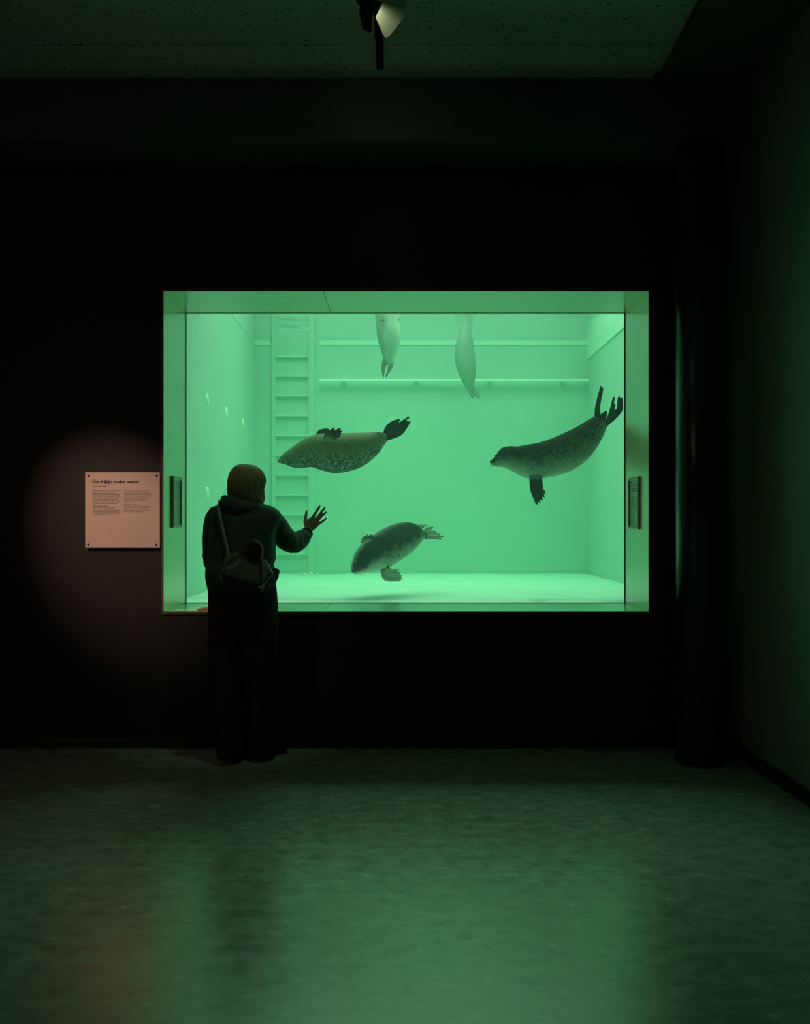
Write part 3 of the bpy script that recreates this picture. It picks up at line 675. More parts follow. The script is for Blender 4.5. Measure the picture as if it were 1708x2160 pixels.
# --- lower seal, head towards the glass
def ptC(x, y, Y): return P(710+x/6.832, 1080+y/6.832, Y)
def yc(x): return 6.0+.00062*(x-205)
stC = [(x1_, y1_, x2_, y2_, yc((x1_+x2_)/2), wf) for x1_, y1_, x2_, y2_, wf in (
       (212, 835, 262, 892, .8), (203, 800, 310, 892, .9), (215, 745, 350, 885, .95), (240, 675, 400, 880, .95), (275, 580, 475, 868, .92), (340, 485, 560, 850, .92), (440, 395, 665, 825, .92), (560, 300, 790, 778, .92),
       (680, 232, 905, 705, .92), (800, 182, 1020, 632, .92), (925, 158, 1110, 545, .92), (1040, 165, 1180, 472, .92), (1125, 205, 1222, 425, .9), (1185, 250, 1245, 402, .85), (1220, 290, 1258, 390, .8))]
k1, k2 = yc(620)-.05, yc(430)+.06
flC = [
 (([(640, 815, k1), (665, 812, k1), (690, 805, k1), (712, 798, k1), (730, 790, k1)],
   [(905, 985, k1-.06, 700, 965, k1-.04), (918, 955, k1-.06, 745, 950, k1-.04), (915, 920, k1-.06, 760, 915, k1-.04), (900, 880, k1-.06, 765, 880, k1-.04), (872, 835, k1-.05, 770, 838, k1-.04)], .016, .009), {}),
 (([(400, 460, k2), (420, 440, k2), (445, 420, k2), (470, 395, k2), (495, 370, k2)],
   [(352, 440, k2+.02), (362, 385, k2+.03), (395, 350, k2+.03), (440, 334, k2+.03), (495, 330, k2+.03)], .012, .0075), dict(web=2, thick=.5)),
 (([(1235, 330, yc(1240)), (1240, 340, yc(1240)), (1242, 350, yc(1240)), (1245, 362, yc(1240)), (1248, 378, yc(1240))],
   [(1380, 222, yc(1380), 1290, 240, yc(1300)), (1425, 285, yc(1400)-.02, 1330, 285, yc(1300)), (1480, 318, yc(1400), 1350, 320, yc(1300)), (1528, 352, yc(1400)-.02, 1370, 345, yc(1300)-.01), (1500, 385, yc(1400), 1370, 378, yc(1300))], .011, .009), {}),
 (([(1140, 215, yc(1180)+.05), (1150, 222, yc(1180)+.05), (1160, 228, yc(1180)+.05)],
   [(1290, 188, yc(1300)+.05, 1200, 192, yc(1200)+.05), (1292, 194, yc(1300)+.04, 1215, 208, yc(1200)+.05), (1250, 220, yc(1300)+.05, 1215, 228, yc(1200)+.05)], .013, .007), {}),
]
furC = fur('seal_fur_grey_lit_edges', (.018, .024, .022), (.46, .52, .46), (.26, .30, .27), lo=.35, hi=.95, fl=.35, flip=(.26, .29, .24))  # pale belly tone, spread wider to imitate light on the top and edges
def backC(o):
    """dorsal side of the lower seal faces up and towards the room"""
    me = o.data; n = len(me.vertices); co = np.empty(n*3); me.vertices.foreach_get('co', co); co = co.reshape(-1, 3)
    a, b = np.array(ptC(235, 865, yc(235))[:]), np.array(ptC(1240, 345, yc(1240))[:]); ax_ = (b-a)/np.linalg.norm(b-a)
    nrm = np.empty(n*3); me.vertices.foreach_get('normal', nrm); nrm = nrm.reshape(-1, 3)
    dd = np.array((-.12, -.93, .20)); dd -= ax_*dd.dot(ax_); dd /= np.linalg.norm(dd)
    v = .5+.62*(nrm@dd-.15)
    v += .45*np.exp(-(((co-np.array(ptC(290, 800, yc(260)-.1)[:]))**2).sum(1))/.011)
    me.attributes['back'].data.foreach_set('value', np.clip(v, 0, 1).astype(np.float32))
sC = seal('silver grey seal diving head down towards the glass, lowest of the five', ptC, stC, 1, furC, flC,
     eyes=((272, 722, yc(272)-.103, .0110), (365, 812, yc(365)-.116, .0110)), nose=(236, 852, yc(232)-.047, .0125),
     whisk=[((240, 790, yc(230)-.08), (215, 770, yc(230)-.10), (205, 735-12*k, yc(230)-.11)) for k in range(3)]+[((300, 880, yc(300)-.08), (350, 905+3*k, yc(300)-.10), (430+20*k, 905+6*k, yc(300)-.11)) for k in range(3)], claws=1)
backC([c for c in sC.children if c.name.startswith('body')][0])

# --- two seals hanging upright at the surface
def ptD(x, y, Y): return P(740+x/5.3375, 640+y/5.3375, Y)
YD = 7.6
stD = [(370, -330, 440, -330, YD-.16), (345, -300, 465, -300, YD-.16), (330, -250, 480, -250, YD-.10), (325, -200, 485, -200, YD-.05), (300, -120, 510, -120, YD), (280, -20, 528, -20, YD), (272, 100, 536, 100, YD), (278, 210, 546, 210, YD), (289, 330, 560, 330, YD),
       (308, 430, 552, 430, YD), (338, 530, 524, 530, YD), (362, 610, 490, 610, YD), (385, 665, 460, 665, YD), (400, 690, 440, 690, YD)]
flD = [
 (([(372, 630, YD), (380, 635, YD), (388, 640, YD), (396, 640, YD), (404, 640, YD)], [(358, 800, YD-.02, 350, 710, YD-.02), (362, 825, YD-.02, 362, 710, YD-.02), (366, 836, YD-.02, 375, 710, YD-.02), (368, 815, YD-.01, 380, 705, YD-.01), (370, 790, YD, 386, 700, YD)], .012, .006), {}),
 (([(430, 640, YD), (440, 640, YD), (450, 640, YD), (460, 640, YD), (470, 635, YD)], [(392, 820, YD-.01, 424, 725, YD-.01), (394, 832, YD-.02, 432, 730, YD-.02), (400, 820, YD-.02, 440, 730, YD-.02), (420, 790, YD-.01, 452, 720, YD-.01), (440, 760, YD, 464, 710, YD)], .012, .006), {}),
 (([(300, 60, YD-.08), (315, 60, YD-.09), (330, 60, YD-.10)], [(335, 190, YD-.15), (352, 195, YD-.15), (368, 185, YD-.15)], .014, .009), {}),
 (([(520, 40, YD-.02), (530, 40, YD-.02), (538, 40, YD-.02)], [(536, 170, YD-.04), (546, 180, YD-.04), (554, 185, YD-.04)], .014, .009), {}),
]
furD = fur('seal_fur_pale_hazed', (.24, .30, .26), (.6, .68, .6), (.6, .66, .6), spot=(.34, .40, .36), lo=.6, hi=1.0, fl=.2, flip=(.22, .26, .22))  # pale fur with the fading by water haze mixed into its colours
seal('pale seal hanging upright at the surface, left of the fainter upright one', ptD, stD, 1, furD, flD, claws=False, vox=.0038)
YE = 8.72
stE = [(1270, -110, 1330, -110, YE+.05), (1245, -70, 1350, -70, YE+.05), (1235, 0, 1352, 0, YE+.04), (1235, 90, 1350, 90, YE+.02), (1232, 200, 1346, 200, YE), (1226, 280, 1346, 280, YE), (1214, 345, 1356, 345, YE), (1184, 440, 1377, 440, YE), (1172, 560, 1393, 560, YE), (1178, 680, 1402, 680, YE),
       (1210, 790, 1404, 790, YE), (1250, 880, 1394, 880, YE), (1295, 950, 1386, 950, YE), (1320, 990, 1380, 990, YE)]
flE = [
 (([(1310, 950, YE), (1320, 955, YE), (1330, 960, YE), (1340, 965, YE)], [(1350, 1045, YE), (1370, 1065, YE), (1385, 1072, YE), (1380, 1040, YE)], .014, .007), {}),
 (([(1360, 950, YE), (1368, 950, YE), (1376, 945, YE), (1384, 940, YE)], [(1415, 1060, YE), (1435, 1072, YE), (1455, 1068, YE), (1450, 1030, YE)], .014, .007), {}),
]
furE = fur('seal_fur_grey_hazed', (.24, .31, .28), (.30, .37, .33), (.38, .46, .42), spot=(.22, .28, .25), lo=.3, hi=.7, fl=.5)  # low-contrast fur colours stand in for the haze over this distant seal
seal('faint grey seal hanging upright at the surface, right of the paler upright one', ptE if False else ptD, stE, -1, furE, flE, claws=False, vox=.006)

# ------------------------------------------------------------------ person
def translucent(m, fac, col):
    nt = m.node_tree; t = nd(m, 'ShaderNodeBsdfTranslucent'); t.inputs[0].default_value = (*col, 1)
    mx = nd(m, 'ShaderNodeMixShader'); mx.inputs[0].default_value = fac; out = nt.nodes['Material Output']
    lk(m, bsdf(m).outputs[0], mx.inputs[1]); lk(m, t.outputs[0], mx.inputs[2]); lk(m, mx.outputs[0], out.inputs[0])
PYc = 4.72
def G(x, y, Y=PYc): return P(x, y, Y)
def HC6(x, y, Y): return P(400+x/5.3375, 960+y/5.3375, Y)
def HH(x, y, Y=5.12): return P(630+x/24.4, 1055+y/24.4, Y)
skin_m = mottled('skin', (.70, .52, .36), (.76, .58, .42), 20, .5, bmp=.05)
hood_m = M('dark_fleece', (.040, .062, .060), .85)
v = coords(hood_m); n = nd(hood_m, 'ShaderNodeTexNoise', Scale=9, Detail=5, Distortion=.8); lk(hood_m, v, n.inputs['Vector']); bump(hood_m, n.outputs[0], .8, .025)
bsdf(hood_m).inputs['Sheen Weight'].default_value = .35; bsdf(hood_m).inputs['Sheen Tint'].default_value = (.4, .9, .7, 1)
trou_m = mottled('dark_brown_cloth', (.026, .017, .013), (.034, .024, .018), 14, .85, sc3=(1, 1, .2), bmp=.4, bd=.01)
shoe_m = M('black_shoe', (.008, .008, .008), .4)
hair_m = M('blonde_hair', (.34, .26, .13), .36)
v = coords(hair_m, (60, 60, 3.5)); n = nd(hair_m, 'ShaderNodeTexNoise', Scale=2.4, Detail=6, Roughness=.7); lk(hair_m, v, n.inputs['Vector'])
lk(hair_m, ramp(hair_m, n.outputs[0], [(.3, (.22, .21, .11)), (.5, (.52, .50, .30)), (.75, (.85, .82, .56))]), bsdf(hair_m).inputs['Base Color']); bump(hair_m, n.outputs[0], .8, .006)

translucent(hair_m, .4, (.85, .70, .38))
per = thing('person', 'person in a dark hooded top seen from behind, raising one open hand towards the window', 'person', (-.88, 4.78, 0))
# body: head, neck, torso, arms, hands, legs in one skin
bm = bmesh.new()
HCn = G(521, 1020, 4.72)          # head centre
fwd = Vector((.58, .81, 0)).normalized(); rgt = Vector((fwd.y, -fwd.x, 0)); upv = Vector((0, 0, 1))
hb = bmesh.new(); bmesh.ops.create_uvsphere(hb, u_segments=48, v_segments=36, radius=1)
def gs(p, c, s): return math.exp(-sum(((a-b)/q)**2 for a, b, q in zip(p, c, s)))
for v in hb.verts:
    p = v.co.copy(); x, y, z = p.x*.074, p.y*.092, p.z*.100
    if z < 0: x *= 1-.28*(-p.z)**1.5; y *= 1-.10*(-p.z)
    f = (x, y, z); d = 0
    d += .022*gs(f, (0, .098, -.018), (.012, .03, .022)) + .008*gs(f, (0, .095, .01), (.008, .03, .02))     # nose
    d += .007*gs(f, (0, .09, -.088), (.022, .03, .016)) + .006*gs(f, (0, .09, -.058), (.022, .03, .008))   # chin, lips
    d += .006*gs(f, (0, .09, .028), (.05, .03, .009))                                                        # brow
    for s in (-1, 1):
        d -= .009*gs(f, (s*.030, .088, .006), (.014, .03, .011)); d += .006*gs(f, (s*.04, .08, -.025), (.02, .03, .018))
    y += d
    v.co = HCn+rgt*x+fwd*y+upv*z
tmp = bpy.data.meshes.new('h'); hb.to_mesh(tmp); hb.free(); bm.from_mesh(tmp)
for s in (-1, 1):
    e = HCn+rgt*s*.077+fwd*-.005+upv*-.01
    tube(bm, [e+upv*.022, e+rgt*s*.008-fwd*.012, e-upv*.024], [.008, .011, .007], 10, 3, flat=.6)
tube(bm, [HCn+upv*-.06-fwd*.02, G(516, 1062), G(515, 1085)], [.052, .056, .075], 20, 4)
pairs_loft(bm, [(G(470, 1075), G(560, 1073), .07), (G(455, 1092), G(582, 1090), .085), (G(460, 1140), G(565, 1140), .105), (G(462, 1185), G(562, 1185), .11), (G(455, 1225), G(568, 1225), .12), (G(455, 1270), G(570, 1270), .115), (G(475, 1290), G(550, 1290), .08)], 28, 4)
# right arm (raised)
tube(bm, [HC6(880, 690, 4.72), HC6(980, 850, 4.79), HC6(1120, 975, 4.90), HC6(1230, 955, 5.0), HH(330, 1720, 5.09), HH(470, 1550, 5.11)], [.055, .046, .040, .040, .031, .026], 18, 5)
pairs_loft(bm, [(HH(300, 1560, 5.105), HH(620, 1800, 5.105), .024), (HH(300, 1400), HH(640, 1660), .0215), (HH(270, 1230), HH(860, 1470), .019), (HH(330, 1080), HH(1010, 1320), .017), (HH(560, 905), HH(1085, 1190), .0145), (HH(700, 830), HH(1080, 1130), .011)], 24, 5, 2.3)
for q, r in (([(640, 1000, 5.12), (770, 800, 5.12), (920, 570, 5.127), (1005, 430, 5.137), (1078, 325, 5.150)], (.0100, .0094, .0084, .0077, .0066)),
             ([(780, 1080, 5.12), (925, 920, 5.12), (1090, 715, 5.128), (1212, 553, 5.14), (1335, 405, 5.155)], (.0100, .0094, .0082, .0076, .0066)),
             ([(860, 1180, 5.12), (1000, 1030, 5.12), (1150, 850, 5.127), (1280, 730, 5.138), (1395, 620, 5.150)], (.0096, .0086, .0078, .0072, .0062)),
             ([(900, 1330, 5.12), (1060, 1200, 5.12), (1190, 1120, 5.126), (1300, 1040, 5.134), (1405, 935, 5.143)], (.0090, .0082, .0072, .0066, .0057)),
             ([(400, 1330, 5.12), (330, 1130, 5.125), (350, 930, 5.133), (375, 760, 5.140), (398, 560, 5.150)], (.0135, .0115, .0092, .0088, .0068))):
    tube(bm, [HH(*p) for p in q], r, 14, 6)
# left arm, bent forward in front of the body
tube(bm, [G(458, 1098), G(450, 1140, 4.72), G(448, 1178, 4.73), G(458, 1190, 4.86), G(474, 1192, 4.96)], [.052, .045, .038, .033, .026], 18, 5)
lh = G(474, 1192, 4.96)
tube(bm, [lh, lh+Vector((.035, .035, -.01)), lh+Vector((.075, .055, -.02))], [.027, .036, .030], 16, 4, flat=.55, fdir=(0, .6, 1))
for k in range(4):
    b0 = lh+Vector((.072+.002*k, .078-.020*k, -.018)); tube(bm, [b0, b0+Vector((.035, .012, -.004)), b0+Vector((.062+.004*(k in (1, 2)), .014, -.022))], [.0095, .0085, .0065], 12, 4)
tube(bm, [lh+Vector((.02, .0, .015)), lh+Vector((.055, -.005, .03)), lh+Vector((.085, .01, .030))], [.013, .011, .008], 12, 4)
# legs
FL, FR = Vector((-.935, 4.745, 0)), Vector((-.765, 4.84, 0))
tube(bm, [G(488, 1262), G(487, 1330), Vector((-.925, 4.72, .48)), Vector((-.93, 4.735, .12))], [.085, .078, .055, .040], 18, 5)
tube(bm, [G(540, 1262), G(545, 1330), Vector((-.80, 4.74, .48)), Vector((-.80, 4.80, .12))], [.085, .078, .055, .040], 18, 5)
tube(bm, [Vector((-.93, 4.735, .10)), Vector((-.935, 4.79, .045)), Vector((-.93, 4.85, .032))], [.032, .028, .021], 14, 4)
tube(bm, [Vector((-.80, 4.805, .10)), Vector((-.768, 4.837, .042)), Vector((-.725, 4.877, .032))], [.030, .026, .020], 14, 4)
fuse('body', bm, .0029, skin_m, per, 2, .4)
for s in (-1, 1):
    bm = bmesh.new(); bmesh.ops.create_uvsphere(bm, u_segments=16, v_segments=12, radius=.0115)
    for v in bm.verts: v.co += HCn+rgt*s*.030+fwd*.079+upv*.006
    e = finish('eye', bm, M('eye_white', (.7, .7, .68), .15), per, smooth=True)
    bm = bmesh.new(); bmesh.ops.create_uvsphere(bm, u_segments=12, v_segments=8, radius=.0055)
    for v in bm.verts: v.co += HCn+rgt*s*.030+fwd*.0865+upv*.006
    finish('iris', bm, eye_m, e, smooth=True)
bm = bmesh.new(); tube(bm, [HCn+rgt*-.024+fwd*.088+upv*-.058, HCn+fwd*.099+upv*-.056, HCn+rgt*.024+fwd*.088+upv*-.058], [.002, .0055, .002], 8, 5)
finish('lips', bm, M('lips', (.45, .2, .17), .4), per, smooth=True)
# hair: a bob of combed locks, open at the face
rowsH = [(979.6, 511, 521, .02), (981, 504, 529, .045), (984, 498, 538, .07), (989, 493, 546, .092), (996, 488.5, 552, .108), (1004, 485.5, 556, .115), (1013, 483.5, 558, .118), (1022, 482.6, 556.5, .117),
         (1031, 482.2, 554.5, .113), (1040, 482.2, 555, .106), (1048, 483.5, 556, .098), (1055, 487, 556.8, .088), (1060, 493, 556, .07)]
q = spline(rowsH, 5); NH = 168; rsH = []
fa = math.atan2(fwd.y, fwd.x)
for i, (py, xl, xr, rd) in enumerate(q):
    c = (G(xl, py)+G(xr, py))/2; a_ = (G(xr, py)-G(xl, py)).length/2; s = i/(len(q)-1); g = []
    for j in range(NH):
        th = 2*math.pi*j/NH
        rr = 1+.045*noise.noise(Vector((math.cos(th)*7, math.sin(th)*7, s*1.3)))*min(1, s*4)+.018*noise.noise(Vector((math.cos(th)*20, math.sin(th)*20, s*2+5)))*min(1, s*4)
        da = abs((th-fa+math.pi) % (2*math.pi)-math.pi)
        cut = max(0, min(1, (s-.42)/.08))*max(0, min(1, (.80-da)/.22)); rr *= 1-.42*cut
        zoff = .010*noise.noise(Vector((math.cos(th)*9, math.sin(th)*9, 2)))*max(0, s-.7)/.3
        g.append(Vector((c.x+math.cos(th)*a_*rr, c.y+math.sin(th)*rd*rr, c.z+zoff)))
    rsH.append(g)
hairo = finish('hair', rings(bmesh.new(), rsH), hair_m, per, smooth=True)
bm = bmesh.new()
top = G(517, 980.5)
for k in range(300):                                                      # combed outer locks
    th = random.uniform(0, 2*math.pi); da = abs((th-fa+math.pi) % (2*math.pi)-math.pi)
    if da < .62: continue
    pts, rad = [], []; end = random.choice((12, 11, 10)); tw = random.uniform(-.3, .3); lift = random.uniform(.99, 1.045)
    for i in range(1, end):
        py, xl, xr, rd = rowsH[i]; c = (G(xl, py)+G(xr, py))/2; a_ = (G(xr, py)-G(xl, py)).length/2; t2 = th+tw*(i/12)
        pts.append(Vector((c.x+math.cos(t2)*a_*lift, c.y+math.sin(t2)*rd*lift, c.z))); rad.append(.0028*math.sin(math.pi*min(1, (i+1.5)/end*.9))+.0006)
    tube(bm, pts, rad, 6, 2)
for pts in ([(483, 1022), (479, 1030), (473, 1036), (471.5, 1042)], [(556.5, 1040), (558, 1052), (561, 1062)], [(505, 981), (500, 979), (494, 982)], [(528, 981.5), (536, 980), (540, 984)], [(551, 994), (555, 995), (556, 994.5)]):
    tube(bm, [G(*p) for p in pts], .0006, 5, 4)
finish('hair_locks', bm, hair_m, hairo, smooth=True)

# hooded top
bm = bmesh.new()
torso = [(1062, 478, 552, .075), (1069, 462, 574, .098), (1078, 452, 588, .115), (1092, 446, 594, .130), (1112, 441, 588, .140), (1140, 439, 581, .146), (1165, 439, 581, .148), (1180, 438, 580.5, .150), (1191, 437, 577, .152),
         (1200, 435, 580, .160), (1211, 434.5, 586.5, .166), (1219, 435, 586, .166), (1228, 436, 582, .160), (1238, 438.5, 580, .152), (1247, 440, 577, .148)]
pairs_loft(bm, [(G(l_, y_), G(r_, y_), d_) for y_, l_, r_, d_ in torso], 48, 4, 2.35)
tube(bm, [HC6(840, 720, 4.72), HC6(950, 800, 4.77), HC6(1050, 910, 4.84), HC6(1125, 975, 4.90), HC6(1200, 972, 4.97), HC6(1262, 935, 5.03), HC6(1300, 902, 5.065)], [.086, .077, .066, .063, .061, .052, .042], 28, 6)
for c, r, d in (((1150, 985, 4.92), .064, (1, -.1, .9)), ((1185, 985, 4.955), .064, (.9, .1, 1.2)), ((1225, 965, 4.99), .060, (.8, .4, 1.3)), ((1258, 942, 5.02), .055, (.8, .5, 1.3)), ((1075, 935, 4.86), .068, (1, -.8, .7))):
    cc = HC6(*c); dv = Vector((d[0], d[2], d[1])).normalized()
    tube(bm, [cc-dv*.004, cc+dv*.004], [r, r], 24, 1)
tube(bm, [G(459, 1092), G(452, 1125), G(449, 1160, 4.72), G(450, 1180, 4.75), G(458, 1190, 4.85), G(466, 1192, 4.92)], [.070, .068, .060, .056, .050, .042], 24, 6)
for t_ in ((430+14, 1172), (447, 1186)):
    cc = G(*t_); tube(bm, [cc, cc+Vector((.02, .05, -.002))], [.050, .05], 20, 1)
# soft fold rolls across the back and waist
for pts, r in (([(445, 1196), (480, 1202), (520, 1204), (560, 1200), (583, 1206)], .020), ([(440, 1215), (490, 1222), (540, 1222), (582, 1215)], .018)):
    tube(bm, [G(x, y, PYc-.150+abs(x-512)*.0016) for x, y in pts], r, 12, 5)
fuse('hooded_top', bm, .006, hood_m, per, 4, .6)
# hood lying on the shoulders
bm = bmesh.new()
nh = 40; rs = []
for i in range(9):
    a = i/8*math.pi*1.0                                        # cross-section of the roll
    rs.append(None)
def hoodring(sx, sy, z, tilt, cx0=511, cy0=4.715):
    c = G(cx0, 1062, cy0); return [Vector((c.x+sx*math.cos(2*math.pi*j/nh), c.y+sy*math.sin(2*math.pi*j/nh), z-tilt*math.cos(2*math.pi*j/nh)+.012*math.sin(4*math.pi*j/nh)*.4)) for j in range(nh)]
z0h = G(511, 1066).z
prof = [(.084, .080, .008, .022), (.094, .095, .030, .022), (.106, .110, .038, .020), (.118, .128, .028, .018), (.128, .140, .006, .010), (.131, .142, -.016, .004), (.124, .134, -.036, 0), (.105, .115, -.045, 0), (.08, .08, -.02, .01)]
rings_ = [hoodring(sx, sy, z0h+dz, tl) for sx, sy, dz, tl in prof]
vs = [[bm.verts.new(p) for p in r] for r in rings_]
for a, b in zip(vs, vs[1:]+vs[:1]):
    for j in range(nh): bm.faces.new((a[j], a[(j+1) % nh], b[(j+1) % nh], b[j]))
for v in bm.verts: v.co += Vector((0, 0, 1))*.007*noise.noise(v.co*16)+Vector((1, 0, 0))*.004*noise.noise(v.co*22+Vector((5, 5, 5)))
hd = finish('hood', bm, hood_m, per, smooth=True); ss = hd.modifiers.new('sub', 'SUBSURF'); ss.levels = ss.render_levels = 1
# cuffs
cu = M('ribbed_cuff', (.022, .034, .033), .9); v = coords(cu, (1, 1, 1)); n = nd(cu, 'ShaderNodeTexNoise', Scale=60); lk(cu, v, n.inputs['Vector']); bump(cu, n.outputs[0], .4, .004)
bm = bmesh.new(); tube(bm, [HC6(1285, 912, 5.055), HC6(1312, 886, 5.078), HC6(1330, 866, 5.092)], [.040, .039, .035], 24, 4, ends=False); finish('cuff', bm, cu, per, smooth=True)
bm = bmesh.new(); tube(bm, [G(463, 1191, 4.90), G(470, 1192, 4.945)], [.040, .036], 24, 1, ends=False); finish('cuff', bm, cu, per, smooth=True)
bm = bmesh.new(); pairs_loft(bm, [(G(439.5, 1243), G(577.5, 1243), .150), (G(440, 1246), G(578.5, 1246), .152), (G(440, 1253), G(577, 1252), .150), (G(441, 1256), G(575, 1255), .144)], 48, 3, 2.35); finish('hem_band', bm, cu, per, smooth=True)
# wide trousers
bm = bmesh.new()
def legrow(z, xl, xr, yc_, rd): return (Vector((xl, yc_, z)), Vector((xr, yc_, z)), rd)
gx = lambda p: (p-CX)/F*PYc
pairs_loft(bm, [legrow(1.03, gx(441), gx(580), 4.72, .13), legrow(.97, gx(440.5), gx(583), 4.72, .140), legrow(.90, gx(440), gx(585), 4.72, .145), legrow(.84, gx(440), gx(586.5), 4.72, .145), legrow(.76, gx(441), gx(586), 4.72, .135), legrow(.70, gx(448), gx(580), 4.72, .11)], 40, 4, 2.3)
pairs_loft(bm, [legrow(.86, gx(440.5), gx(520), 4.72, .125), legrow(.70, gx(441), gx(516), 4.72, .120), legrow(.45, gx(445), gx(512), 4.72, .115), legrow(.2, gx(452), gx(513), 4.725, .12), legrow(.035, gx(456), gx(514), 4.73, .125)], 32, 5, 2.2)
pairs_loft(bm, [legrow(.86, gx(508), gx(586), 4.72, .125), legrow(.70, gx(509), gx(585), 4.73, .120), legrow(.45, gx(512), gx(582), 4.75, .115), legrow(.2, gx(516), gx(580), 4.78, .12), legrow(.035, gx(518), gx(579), 4.80, .125)], 32, 5, 2.2)
fuse('trousers', bm, .008, trou_m, per, 4, .6)
def shoe(heel, toe):
    d = (toe-heel).normalized(); L = (toe-heel).length; s = Vector((d.y, -d.x, 0)); bm = bmesh.new(); rs = []
    for t, wd, h in ((0, .012, .03), (.04, .026, .055), (.18, .034, .085), (.38, .034, .088), (.55, .040, .062), (.75, .046, .050), (.90, .040, .042), (.98, .022, .032), (1, .008, .022)):
        c = heel+d*L*t; rs.append([c+s*wd*math.cos(a)+Vector((0, 0, max(.014, h*.5+h*.5*math.sin(a)))) for a in np.linspace(0, 2*math.pi, 24, endpoint=False)])
    o = finish('shoe', rings(bm, rs), shoe_m, per, smooth=True)
    bm = bmesh.new(); lo, hi = [], []
    out = [(0, .02), (.05, .033), (.25, .038), (.5, .042), (.75, .049), (.92, .042), (1.01, .016)]
    prof = [heel+d*L*t+s*w_ for t, w_ in out]+[heel+d*L*t-s*w_ for t, w_ in reversed(out)]
    a = [bm.verts.new(p+Vector((0, 0, .0005))) for p in prof]; b = [bm.verts.new(p+Vector((0, 0, .018))) for p in prof]
    bm.faces.new(a); bm.faces.new(b[::-1])
    for i in range(len(prof)): bm.faces.new((a[i], a[(i+1) % len(prof)], b[(i+1) % len(prof)], b[i]))
    finish('sole', bm, shoe_m, o)
shoe(Vector((-.938, 4.665, 0)), Vector((-.925, 4.92, 0)))
shoe(Vector((-.845, 4.765, 0)), Vector((-.668, 4.93, 0)))

# ------------------------------------------------------------------ bag worn on the lower back
def BG(x, y, Y): return P(440+x/10.675, 1130+y/10.675, Y)
lea_m = mottled('black_green_leather', (.06, .08, .065), (.18, .23, .18), 5, .36, sc3=(1, 1, 2.5), bmp=.35, bd=.008)
ple_m = M('pleated_leather', (.28, .34, .28), .4); drk = M('black_leather', (.007, .008, .007), .5); pip = M('pale_piping', (.22, .24, .20), .4); buc = M('dull_buckle_metal', (.2, .2, .18), .35, metal=.8)
YG = 4.500
bag = thing('shoulder_bag', 'small black leather bag with pleated sides worn low on the person\'s back', 'bag', tuple(BG(780, 760, YG)))
def puff(name, poly, Y, thick, mat, round_=.3):
    """cushioned panel: outline rings shrinking towards both faces"""
    c = sum((BG(x, y, Y) for x, y in poly), Vector())/len(poly)
    q = spline([(*poly[i % len(poly)],) for i in range(len(poly)+1)], 4)[:-1]
    out = []
    for k, (f, d) in enumerate(((.30, -.52), (.62, -.50), (.86, -.44), (.97, -.28), (1, 0), (.97, .28), (.86, .44), (.6, .5))):
        out.append([c+(BG(x, y, Y)-c)*f+Vector((0, d*thick, 0)) for x, y in q])
    return finish(name, rings(bmesh.new(), out), mat, bag, smooth=True)
puff('main_panel', [(292, 770), (345, 700), (450, 640), (600, 520), (720, 420), (850, 405), (1020, 540), (1190, 500), (1196, 700), (1190, 900), (1195, 1068), (1060, 1076), (860, 1025), (620, 950), (400, 880), (310, 830)], YG, .085, lea_m)
puff('side_gusset', [(440, 430), (560, 385), (690, 395), (640, 480), (540, 590), (440, 665), (330, 715), (355, 600), (380, 500)], YG+.010, .07, lea_m)
puff('side_gusset', [(1195, 512), (1280, 540), (1350, 640), (1400, 750), (1440, 860), (1320, 1010), (1205, 1150), (1212, 1000), (1200, 800), (1195, 650)], YG+.010, .07, lea_m)
puff('top_flap', [(700, 400), (830, 200), (930, 120), (1050, 98), (1150, 140), (1215, 230), (1232, 380), (1200, 500), (1080, 560), (1000, 545), (900, 470), (820, 420)], YG-.020, .070, drk)
bm = bmesh.new()
for k in range(9):
    y = 430+30*k; tube(bm, [BG(395-k*6, y+8, YG-.026), BG(500-k*10, y-8, YG-.032), BG(650-34*k if k > 1 else 640, y+6, YG-.026)], .0022, 6, 4)
finish('pleats', bm, ple_m, bag, smooth=True)
bm = bmesh.new()
for k in range(7):
    tube(bm, [BG(1208+24*k, 530+22*k, YG-.022), BG(1225+20*k, 740+8*k, YG-.030), BG(1212+14*k, 1100-30*k, YG-.022)], .0022, 6, 4)
for k in range(12): tube(bm, [BG(1203, 560+24*k, YG-.026), BG(1250, 572+24*k, YG-.031)], .0014, 5, 1)
finish('pleats', bm, ple_m, bag, smooth=True)
bm = bmesh.new()
tube(bm, [BG(x, y, YG-.010) for x, y in ((295, 720), (285, 800), (380, 885), (620, 960), (860, 1035), (1060, 1082), (1190, 1075))], .0014, 6, 4)
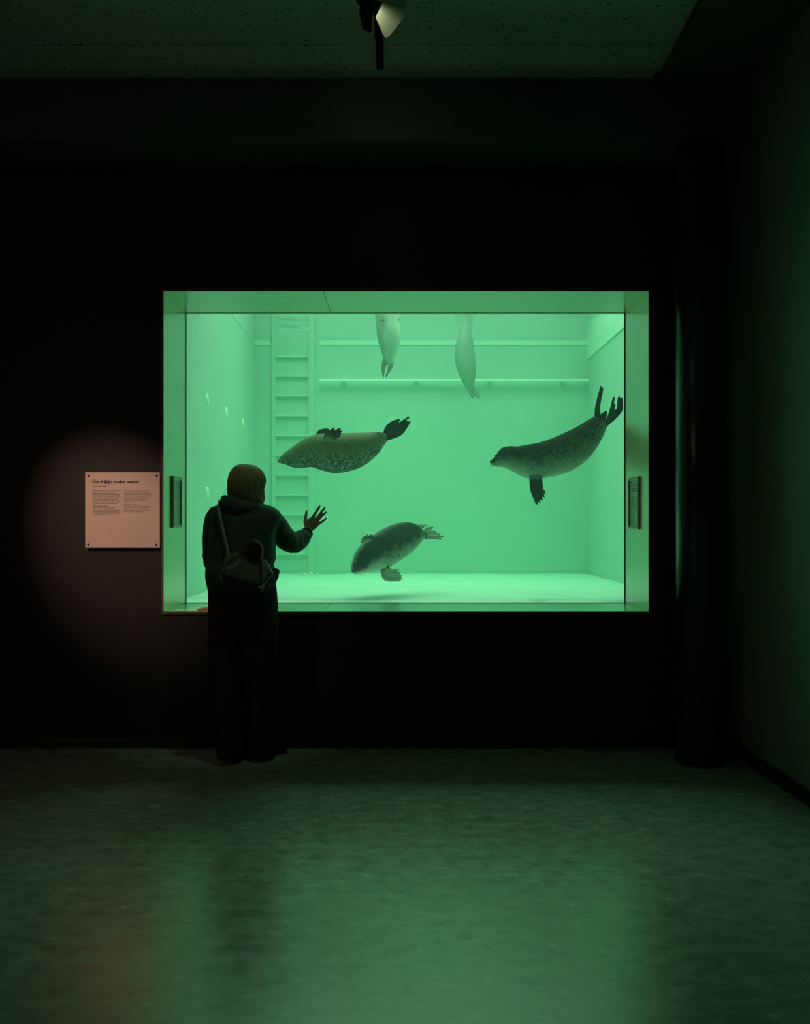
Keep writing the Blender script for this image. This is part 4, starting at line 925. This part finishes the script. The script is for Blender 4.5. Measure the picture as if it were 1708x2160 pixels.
tube(bm, [BG(x, y, YG-.058) for x, y in ((760, 390), (860, 195), (950, 108), (1060, 98), (1165, 160), (1222, 260), (1232, 420))], .0013, 6, 4)
tube(bm, [BG(x, y, YG-.022) for x, y in ((1280, 560), (1380, 720), (1442, 862), (1340, 1005), (1240, 1160))], .0016, 6, 2)
tube(bm, [BG(x, y, YG-.030) for x, y in ((690, 430), (600, 520), (450, 668), (330, 720))], .0030, 6, 4)
finish('piping', bm, pip, bag, smooth=True)
bm = bmesh.new(); pts = [BG(x, y, YG-.050) for x, y in ((662, 350), (705, 292), (795, 330), (755, 392))]
tube(bm, pts+[pts[0]], .0016, 6, 1); finish('buckle', bm, buc, bag)
for pts, rr in (([(285, 870, -.015), (275, 930, -.02), (300, 1000, -.02), (322, 1070, -.02)], (.003, .006, .003, .0015)),
                ([(1205, 1120, -.015), (1160, 1165, -.02), (1130, 1155, -.022)], (.003, .008, .004)),
                ([(1260, 1100, -.015), (1215, 1190, -.02), (1190, 1270, -.02)], (.006, .005, .0015)),
                ([(1340, 1030, -.01), (1355, 1100, -.01), (1362, 1165, -.01)], (.0014, .0013, .0013))):
    finish('tassel', tube(bmesh.new(), [BG(x, y, YG+d) for x, y, d in pts], rr, 8, 4), ple_m, bag, smooth=True)
# strap over the left shoulder
YS = PYc-.150
sp_pts = [(P(462, 1056, PYc+.02), .1), (P(459.5, 1060, PYc-.07), .1), (P(460, 1068, PYc-.118), 0), (P(464, 1090, PYc-.146), 0), (P(472, 1125, YS-.006), 0), (P(478, 1150, YS-.012), 0), (P(481.5, 1168, YS-.02), 0)]
bm = bmesh.new(); tube(bm, [p for p, _ in sp_pts], .0085, 10, 6, flat=.22, fdir=(0, 1, .2)); finish('strap', bm, ple_m, bag, smooth=True)
for px, py in ((468, 1097), (476, 1143)):
    bm = bmesh.new(); c = P(px, py, YS-.006); tube(bm, [c+Vector((-.012, 0, .006)), c+Vector((.012, 0, .010)), c+Vector((.013, 0, -.002)), c+Vector((-.011, 0, -.006)), c+Vector((-.012, 0, .006))], .0018, 6, 1)
    finish('strap_buckle', bm, buc, bag)
